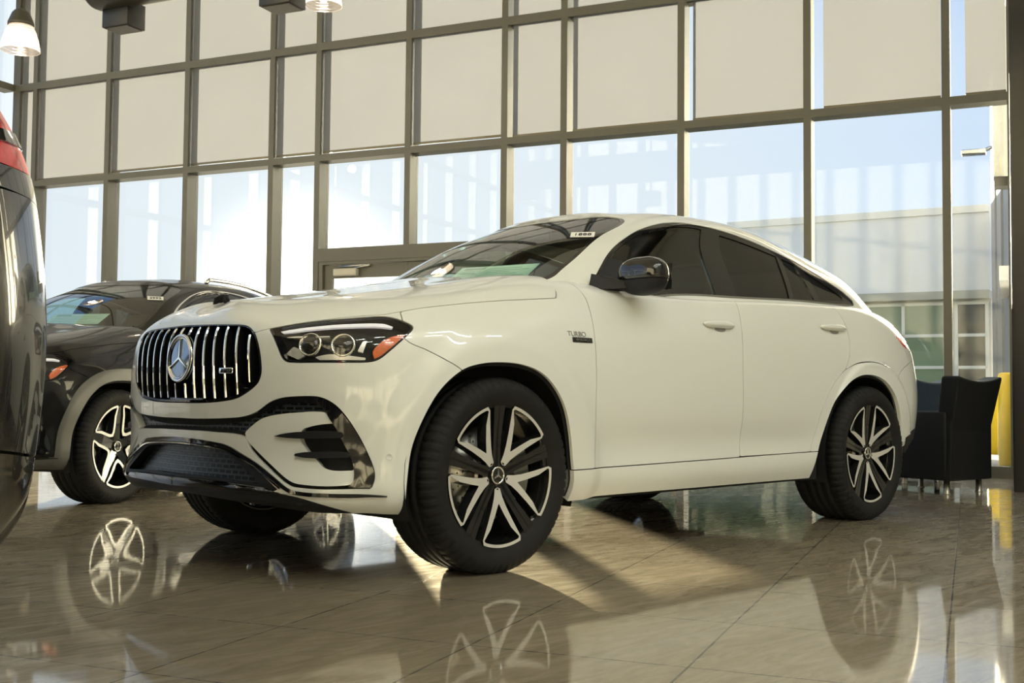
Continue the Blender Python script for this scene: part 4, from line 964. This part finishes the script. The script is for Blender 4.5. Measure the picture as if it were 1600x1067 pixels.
    for k in range(7):
        u=.038+.0685*k
        hv=.797 if u<.36 else (.797-(u-.36)*.28 if u<.43 else .775-(u-.43)*3.2)
        lv=.412 if u<.34 else (.412+(u-.34)*.35 if u<.42 else .445+(u-.42)*1.1)
        if u>.44: hv=.70; lv=.475
        segs=[(lv,hv)]
        if k==0: segs=[(lv,.47),(.715,hv)]
        for s in(-1,1):
            for a_,b_ in segs:
                m=MB(); mc=MB()
                vv=np.linspace(a_,b_,16); bul=.012+.016*np.sin((vv-.39)/.42*math.pi); p,nn=BS.pts(np.full(16,u),vv,0.); 
                hw=.006; yv=np.array([0,1,0])
                fr=p+nn*(bul-.012)[:,None]-nn*.012; bk=p-nn*.052
                V=[]; 
                for q,w in ((bk,.012),(fr,.0075)):
                    for sg in(-1,1):
                        L=q.copy(); L[:,1]+=sg*w; V.append(L)
                V=np.concatenate(V); V[:,1]*=s; n=16; F=[]
                for i in range(n-1): F+=[(i,i+1,2*n+i+1,2*n+i),(n+i,3*n+i,3*n+i+1,n+i+1)]
                mc.add(V.tolist(),F,True)
                V2=np.concatenate([fr+np.array([0,-.0075,0]),fr+nn*.004+np.array([0,-.0035,0]),fr+nn*.004+np.array([0,.0035,0]),fr+np.array([0,.006,0])]); V2[:,1]*=s; F=[]
                for i in range(n-1): F+=[(k2*n+i,k2*n+i+1,(k2+1)*n+i+1,(k2+1)*n+i) for k2 in range(3)]
                F+=[(0,n,2*n,3*n),(n-1,4*n-1,3*n-1,2*n-1)]
                m.add(V2.tolist(),F,False)
                sl_=m.build('grille_slat',M_chr,g); mc.build('slat_web',M_gloss,sl_)
    # emblem
    ME=frame_at(BS,0.0,.578,-1,.0)@Matrix.Translation((0,0,-.008))
    m=MB(); m.lathe([(.098,-.03),(.098,.004),(.092,.012),(.075,.014),(0,.016)],56,ME); em=m.build('emblem',M_emb,g)
    m=MB(); m.lathe([(.086,.010),(.0875,.020),(.095,.020),(.099,.008)],56,ME); m.lathe([(.078,.012),(.079,.018),(.082,.018),(.083,.012)],56,ME); m.prism(star_poly(.080,.065),.012,.021,ME); m.build('emblem_star',M_chr,em)
    if W:
        M2=frame_at(BS,.335,.520,-1,.012); m=MB(); m.rbox((-.040,-.011,-.002),(.040,.011,.004),.003,2,M2); bd=m.build('grille_badge',M_chr,g)
        text_on('badge_lettering','AMG',.020,M_ink,bd,M2@Matrix.Translation((0,0,.0045)),1.3)
    # ---- headlamps ----
    for s in(-1,1):
        h=mobj('headlamp',*half(piece(BS,LAMP,res=.012,off=-.045,flange=0,gap=-.004),s),M_in,root)
        mobj('lamp_rim',*half(piece(BS,LAMP,[grow(LAMP,.955)],res=.006,off=-.002,flange=.05,gap=.001),s),M_gloss,h)
        mobj('lens',*half(piece(BS,LAMP,res=.012,off=-.0035,flange=0,gap=.004),s),M_lens,h)
        drl=sm([(.600,.755),(.655,.786),(.72,.817),(.824,.834),(.92,.829),(1.005,.814),(1.045,.79)])
        m=MB(); m.add(*ribbon(BS,drl,np.interp(np.arange(len(drl)),[0,3,len(drl)-4,len(drl)-1],[.022,.032,.026,.012]),.008,-.022,s)); m.build('daytime_running_light',M_drl,h)
        mobj('amber_reflector',*half(piece(BS,smooth_poly([(.962,.575),(.958,.615),(.985,.665),(1.022,.708),(1.075,.735),(1.09,.725),(1.052,.668),(1.0,.603)],4,60),res=.008,off=-.016,flange=.012,gap=0),s),M_amb,h)
        for (u,v,r) in ((.71,.665,.040),(.845,.665,.040)):
            Mx=frame_at(BS,u,v,s,-.045); m=MB(); m.lathe([(r*1.15,0),(r*1.15,.010),(r,.016),(r*.97,.006)],32,Mx); m.build('projector_bezel',M_chr,h)
            m=MB(); m.lathe([(r*.97,0)]+[(r*.95*math.cos(t),.004+r*.45*math.sin(t)) for t in np.linspace(0,math.pi/2,7)],32,Mx); m.build('projector_lens',M_gloss,h)
        for pl in ([(.605,.600),(.640,.645),(.70,.60),(.66,.572)],[(.60,.715),(.66,.745),(.80,.765),(.80,.75),(.67,.728)],[(.73,.585),(.80,.60),(.93,.585),(.93,.573),(.75,.57)],[(.90,.62),(.925,.70),(.94,.70),(.92,.61)]):
            mobj('reflector_fin',*half(piece(BS,smooth_poly(pl,4,30),res=.006,off=-.030,flange=.012,gap=0),s),M_sat,h)
    # ---- bumper openings ----
    if True:
        ig=both_piece('upper_intake',M_hex,BS,INTAKE,[ISLAND],res=.012,off=lambda A:-.030+0*A[:,0],flange=0,gap=-.004)
        BL=P_(sm([(.50,.366),(.556,.397),(.604,.413),(.672,.420),(.75,.421),(.789,.411),(.829,.386),(.867,.344),(.907,.282),(.942,.214),(.962,.168),(.966,.142),(.955,.114)]),[(.9,.116),(.87,.118),(.893,.138),(.895,.163)],sm([(.895,.163),(.886,.2),(.861,.245),(.831,.304),(.80,.349),(.781,.385),(.73,.398),(.672,.398),(.604,.388),(.545,.366)]))
        side_pieces('intake_blade',M_gloss,BS,BL,res=.006,off=.006,flange=.04,gap=.0005,parents=[ig,ig])
        side_pieces('bumper_insert',paint,BS,ISLAND,[VENT],res=.006,off=.0,flange=.03,gap=.001)
        vs_=side_pieces('side_vent',M_matt,BS,VENT,res=.012,off=-.035,flange=0,gap=-.01)
        for f in (smooth_poly([(.581,.281),(.64,.292),(.691,.297),(.846,.297),(.858,.276),(.80,.275),(.692,.274),(.63,.276)],4,70),smooth_poly([(.658,.216),(.69,.223),(.728,.227),(.871,.224),(.882,.206),(.80,.206),(.72,.207)],4,70)):
            side_pieces('vent_fin',M_matt,BS,f,res=.006,off=.012,flange=.05,gap=0,parents=vs_)
        lg=both_piece('lower_intake',M_hex2,BS,LOWG,res=.014,off=-.045,flange=0,gap=-.006)
        both_piece('intake_surround',M_matt,BS,LOWG,[grow(LOWG,1)*np.array([.93,1])+np.array([.0,0])-np.array([.0,0]) if False else smooth_poly([(-.2,.232),(.15,.228),(.28,.222),(.34,.208),(.40,.182),(.48,.140),(.515,.122),(.49,.118),(.32,.124),(-.2,.126)],5,60)],res=.008,off=-.002,flange=.045,parent=lg,gap=.0005)
        # chrome and black trim over the lower intake
        tl=sm(TRIML); tl=tl[tl[:,0]>=0]; tl=np.concatenate([[[0.,.253]],tl[tl[:,0]>.02]])
        wt=np.interp(tl[:,0],[0,.9,1.012],[.016,.012,.003])
        m=MB(); mc=MB()
        lm=tl[tl[:,0]<.62]
        for s in(-1,1):
            m.add(*ribbon(BS,tl,wt,.010,-.002,s)); mc.add(*ribbon(BS,lm-np.array([0,.013]),.005,.012,-.002,s))
        m.build('bumper_trim_line',M_gloss,root); mc.build('chrome_trim_line',M_chr if W else M_silver,root)
        LB=P_([(-.2,.112)],sm([(.32,.110),(.50,.106),(.575,.097),(.63,.089)]),sm(LIPL[:5])[::-1])
        both_piece('front_lip',M_gloss,BS,LB,res=.006,off=lambda A:.004+.016*np.clip(1-A[:,6]/.62,0,1),flange=.05,gap=0)
        both_piece('front_splitter',M_matt,BS,P_([(-.2,-.2)],sm(LIPL),[(1.0,-.2)]),[ARCHF],res=.01,off=0,flange=.12,gap=.001)
        # parking sensors
        for (u,v) in ((.348,.326),(1.018,.203)):
            for s in(-1,1):
                Mx=frame_at(BS,u,v,s,-.004 if u>.5 else -.03); m=MB(); m.lathe([(0,.004),(.010,.004),(.0115,.0055),(.0125,.004),(.0125,-.01)],24,Mx); m.build('parking_sensor',paint if u>.5 else M_matt,root)
    # ---- tail lamps ----
    for s in(-1,1):
        t=mobj('tail_lamp',*half(piece(BS,TAILP,res=.012,off=-.002,flange=.02,gap=.0015),s),M_red,root)
        V,T=half(piece(BS,smooth_poly([(4.97,.775),(5.05,.80),(5.25,.80),(5.45,.79),(5.45,.77),(5.2,.775)],4,60),res=.012,off=.001,flange=.003,gap=0),s); mobj('light_strip',V,T,M_gloss,t)
    # ---- door mirrors, handles ----
    for i,s in enumerate((-1,1)):
        def ell(cx,cy,cz,ax,ay,az,zlo,zhi,pw=2.6,n=40,mm=20):
            V=[];F=[]
            for j in range(mm+1):
                ph=-math.pi/2+math.pi*j/mm; z=math.copysign(abs(math.sin(ph))**(2/pw),math.sin(ph)); c=abs(math.cos(ph))**(2/pw)
                for k in range(n):
                    a=2*math.pi*k/n; x=math.copysign(abs(math.cos(a))**(2/pw),math.cos(a)); y=math.copysign(abs(math.sin(a))**(2/pw),math.sin(a))
                    X=ax*c*x; Y=ay*c*y; Z=az*z
                    X=X-.18*abs(Y) if Y<0 else X-.05*abs(Y)
                    V.append((cx+X,s*(-cy-Y)*-1 if False else s*(cy-Y),cz+min(max(Z,zlo),zhi)))
            for j in range(mm):
                for k in range(n): F.append((j*n+k,j*n+(k+1)%n,(j+1)*n+(k+1)%n,(j+1)*n+k))
            return V,F
        ar=empty('door_mirror',(0,0,0),0,root)
        m=MB(); V,F=ell(.855,.985,1.225,.075,.122,.083,-.083,-.010); m.add(V,F,True); m.build('mirror_housing',M_matt,ar)
        m=MB(); V,F=ell(.852,.985,1.226,.081,.128,.089,-.013,.089); m.add(V,F,True); m.build('mirror_cap',M_gloss,ar)
        m=MB(); m.add([(.915,s*.885,1.165),(.915,s*1.085,1.17),(.918,s*1.085,1.285),(.918,s*.885,1.285)],[(0,1,2,3)]); m.build('mirror_glass',M_chr,ar)
        m=MB(); 
        a1=Vector((.68,s*.80,1.165)); a2=Vector((.80,s*.80,1.165)); b1=Vector((.79,s*.93,1.175)); b2=Vector((.90,s*.93,1.175))
        m.add([a1,a2,b2,b1,a1+Vector((.02,0,.075)),a2+Vector((.0,0,.055)),b2+Vector((0,0,.03)),b1+Vector((0,0,.03))],[(0,1,2,3),(4,7,6,5),(0,4,5,1),(1,5,6,2),(2,6,7,3),(3,7,4,0)])
        m.build('mirror_arm',M_matt,ar)
        V,T=half(piece(GS,smooth_poly([(.832,.045),(.812,.12),(.786,.29),(.86,.29),(.985,.085),(1.05,.06)],4,40),res=.01,off=.0,flange=.01,gap=0),s); mobj('mirror_sail_panel',V,T,M_matt,ar)
        for dr,(u,v) in ((FD[i],(3.0,.747)),(RD[i],(4.075,.762))):
            Mx=frame_at(BS,u,v,s,0.)
            L=.125 if u<3.5 else .13
            # the grip, over a flat patch with the recess shade painted grey
            m=MB(); n=36; V=[];F=[]
            for j in range(9):
                ph=math.pi/2*j/8
                for k in range(n):
                    a=2*math.pi*k/n; cx=math.copysign(abs(math.cos(a))**.8,math.cos(a)); sy=math.copysign(abs(math.sin(a))**.9,math.sin(a))
                    V.append(Mx@Vector((L*math.cos(ph)*cx,.019*math.cos(ph)**.8*sy+.006,.006+.026*math.sin(ph))))
            for j in range(8):
                for k in range(n): F.append((j*n+k,j*n+(k+1)%n,(j+1)*n+(k+1)%n,(j+1)*n+k))
            m.add(V,F,True); hd_=m.build('door_handle',paint,dr)
            m=MB(); V=[];F=[]
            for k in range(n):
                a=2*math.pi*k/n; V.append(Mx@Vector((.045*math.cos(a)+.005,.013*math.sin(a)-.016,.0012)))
            m.add(V,[list(range(n))]); m.build('grip_shade',M_rec,hd_)
    # ---- fender badges ----
    if W:
        for s in(-1,1):
            sg=1
            M1=frame_at(BS,1.965,.698,s,.001)
            text_on('fender_badge','TURBO',.030,M_silver,root,M1,1.15)
            M1=frame_at(BS,1.995,.672,s,.001); m=MB(); m.rbox((-.062,-.011,-.001),(.062,.011,.0025),.002,2,M1); bd=m.build('fender_badge_plate',M_gloss,root)
            text_on('badge_lettering','4MATIC+',.017,M_silver,bd,M1@Matrix.Translation((0,0,.0025)),1.3)
    # ---- wheels ----
    st='split' if W else 'wide'
    for x,spF in ((0,0.02),(2.935,.05)):
        make_wheel(root,(x,-.842,.3795),st,spF,ax='fr'[x>0]); make_wheel(root,(x,.842,.3795),st,.3,far=True,ax='fr'[x>0])
    root.scale=(scale,scale,scale)
    return root
def fuel_door(root):
    V,T=half(piece(BS,np.array([(4.70+.115*math.cos(t),.80+.09*math.sin(t)) for t in np.linspace(0,2*math.pi,48)[:-1]]),res=.008,off=.0025,flange=.01,gap=.0),1)
    mobj('fuel_door',V,T,M_pk,root)
white=build_car('white')
tag(white,'glossy white coupe SUV in the middle of the polished tile floor','car')
dark=build_car('dark',(-.30,3.40,0),R(27.5),.95)
dark.scale=(.95,.95,.925)
tag(dark,'dark grey SUV with chrome roof rails parked behind the white car','car')
black=copy_tree(dark); black.location=(-3.005,1.463,0); black.rotation_euler=(0,0,R(269)); black.scale=(.94,.97,1.12)
for ch in list(black.children):
    n=ch.name.split('.')[0]
    if n in('wheel_arch_cladding','sill_cladding','bumper_cladding','roof_rail'): bpy.data.objects.remove(ch); continue
    if n=='wheel': ch.location.y*=.72
    if n=='wheel_well': ch.scale.y=.72
    if ch.type=='MESH' and len(ch.material_slots) and ch.material_slots[0].material in(M_pk,M_clad,M_matt) and n!='door_mirror':
        ch.material_slots[0].link='OBJECT'; ch.material_slots[0].material=M_pb
tag(black,'black car at the left edge with its red tail lamp showing','car')
fuel_door(black)
# ---- stock stickers and price sheets behind the windscreens ----
def car_matrix(root): return Matrix.LocRotScale(root.location,root.rotation_euler,root.scale)
def price_sheet(carroot,label,u,v,side,w,h,off):
    Mx=car_matrix(carroot)@frame_at(GS,u,v,side,off); m=MB()
    m.box((-w/2,-h/2,-.0006),(w/2,h/2,.0006),Mx); o=m.build('price_sheet',M_paper); tag(o,label,'paper')
    m=MB()
    for k in range(5): m.box((-w/2+.03,-h/2+.012+k*h*.16,.0007),(w/2-.03-.05*(k%3),-h/2+.012+k*h*.16+.006,.0010),Mx)
    m.box((-w/2+.03,h/2-.035,.0007),(-w/2+.15,h/2-.012,.0010),Mx); m.build('printed_lines',mat('grey_print',(.5,.5,.48),.7),o)
price_sheet(white,'white price sheet standing on the dashboard of the white car',.30,.135,-1,.44,.13,-.03)
price_sheet(dark,'printed price sheet standing on the dashboard of the dark grey SUV',.12,.15,-1,.46,.17,-.03)
def sticker(carroot,label,txt,u=.565,v=.42,side=-1):
    Mx=car_matrix(carroot)@frame_at(GS,u,v,side,-.001)
    m=MB(); m.box((-.058,-.036,0),(.058,.036,.0006),Mx); o=m.build('stock_sticker',M_paper); tag(o,label,'sticker')
    text_on('sticker_number',txt,.046,M_ink,o,Mx@Matrix.Translation((0,-.001,.001)),.95)
sticker(white,'white stock number sticker in the windscreen corner of the white car','1888')
sticker(dark,'white stock number sticker in the windscreen corner of the dark grey SUV','3992')
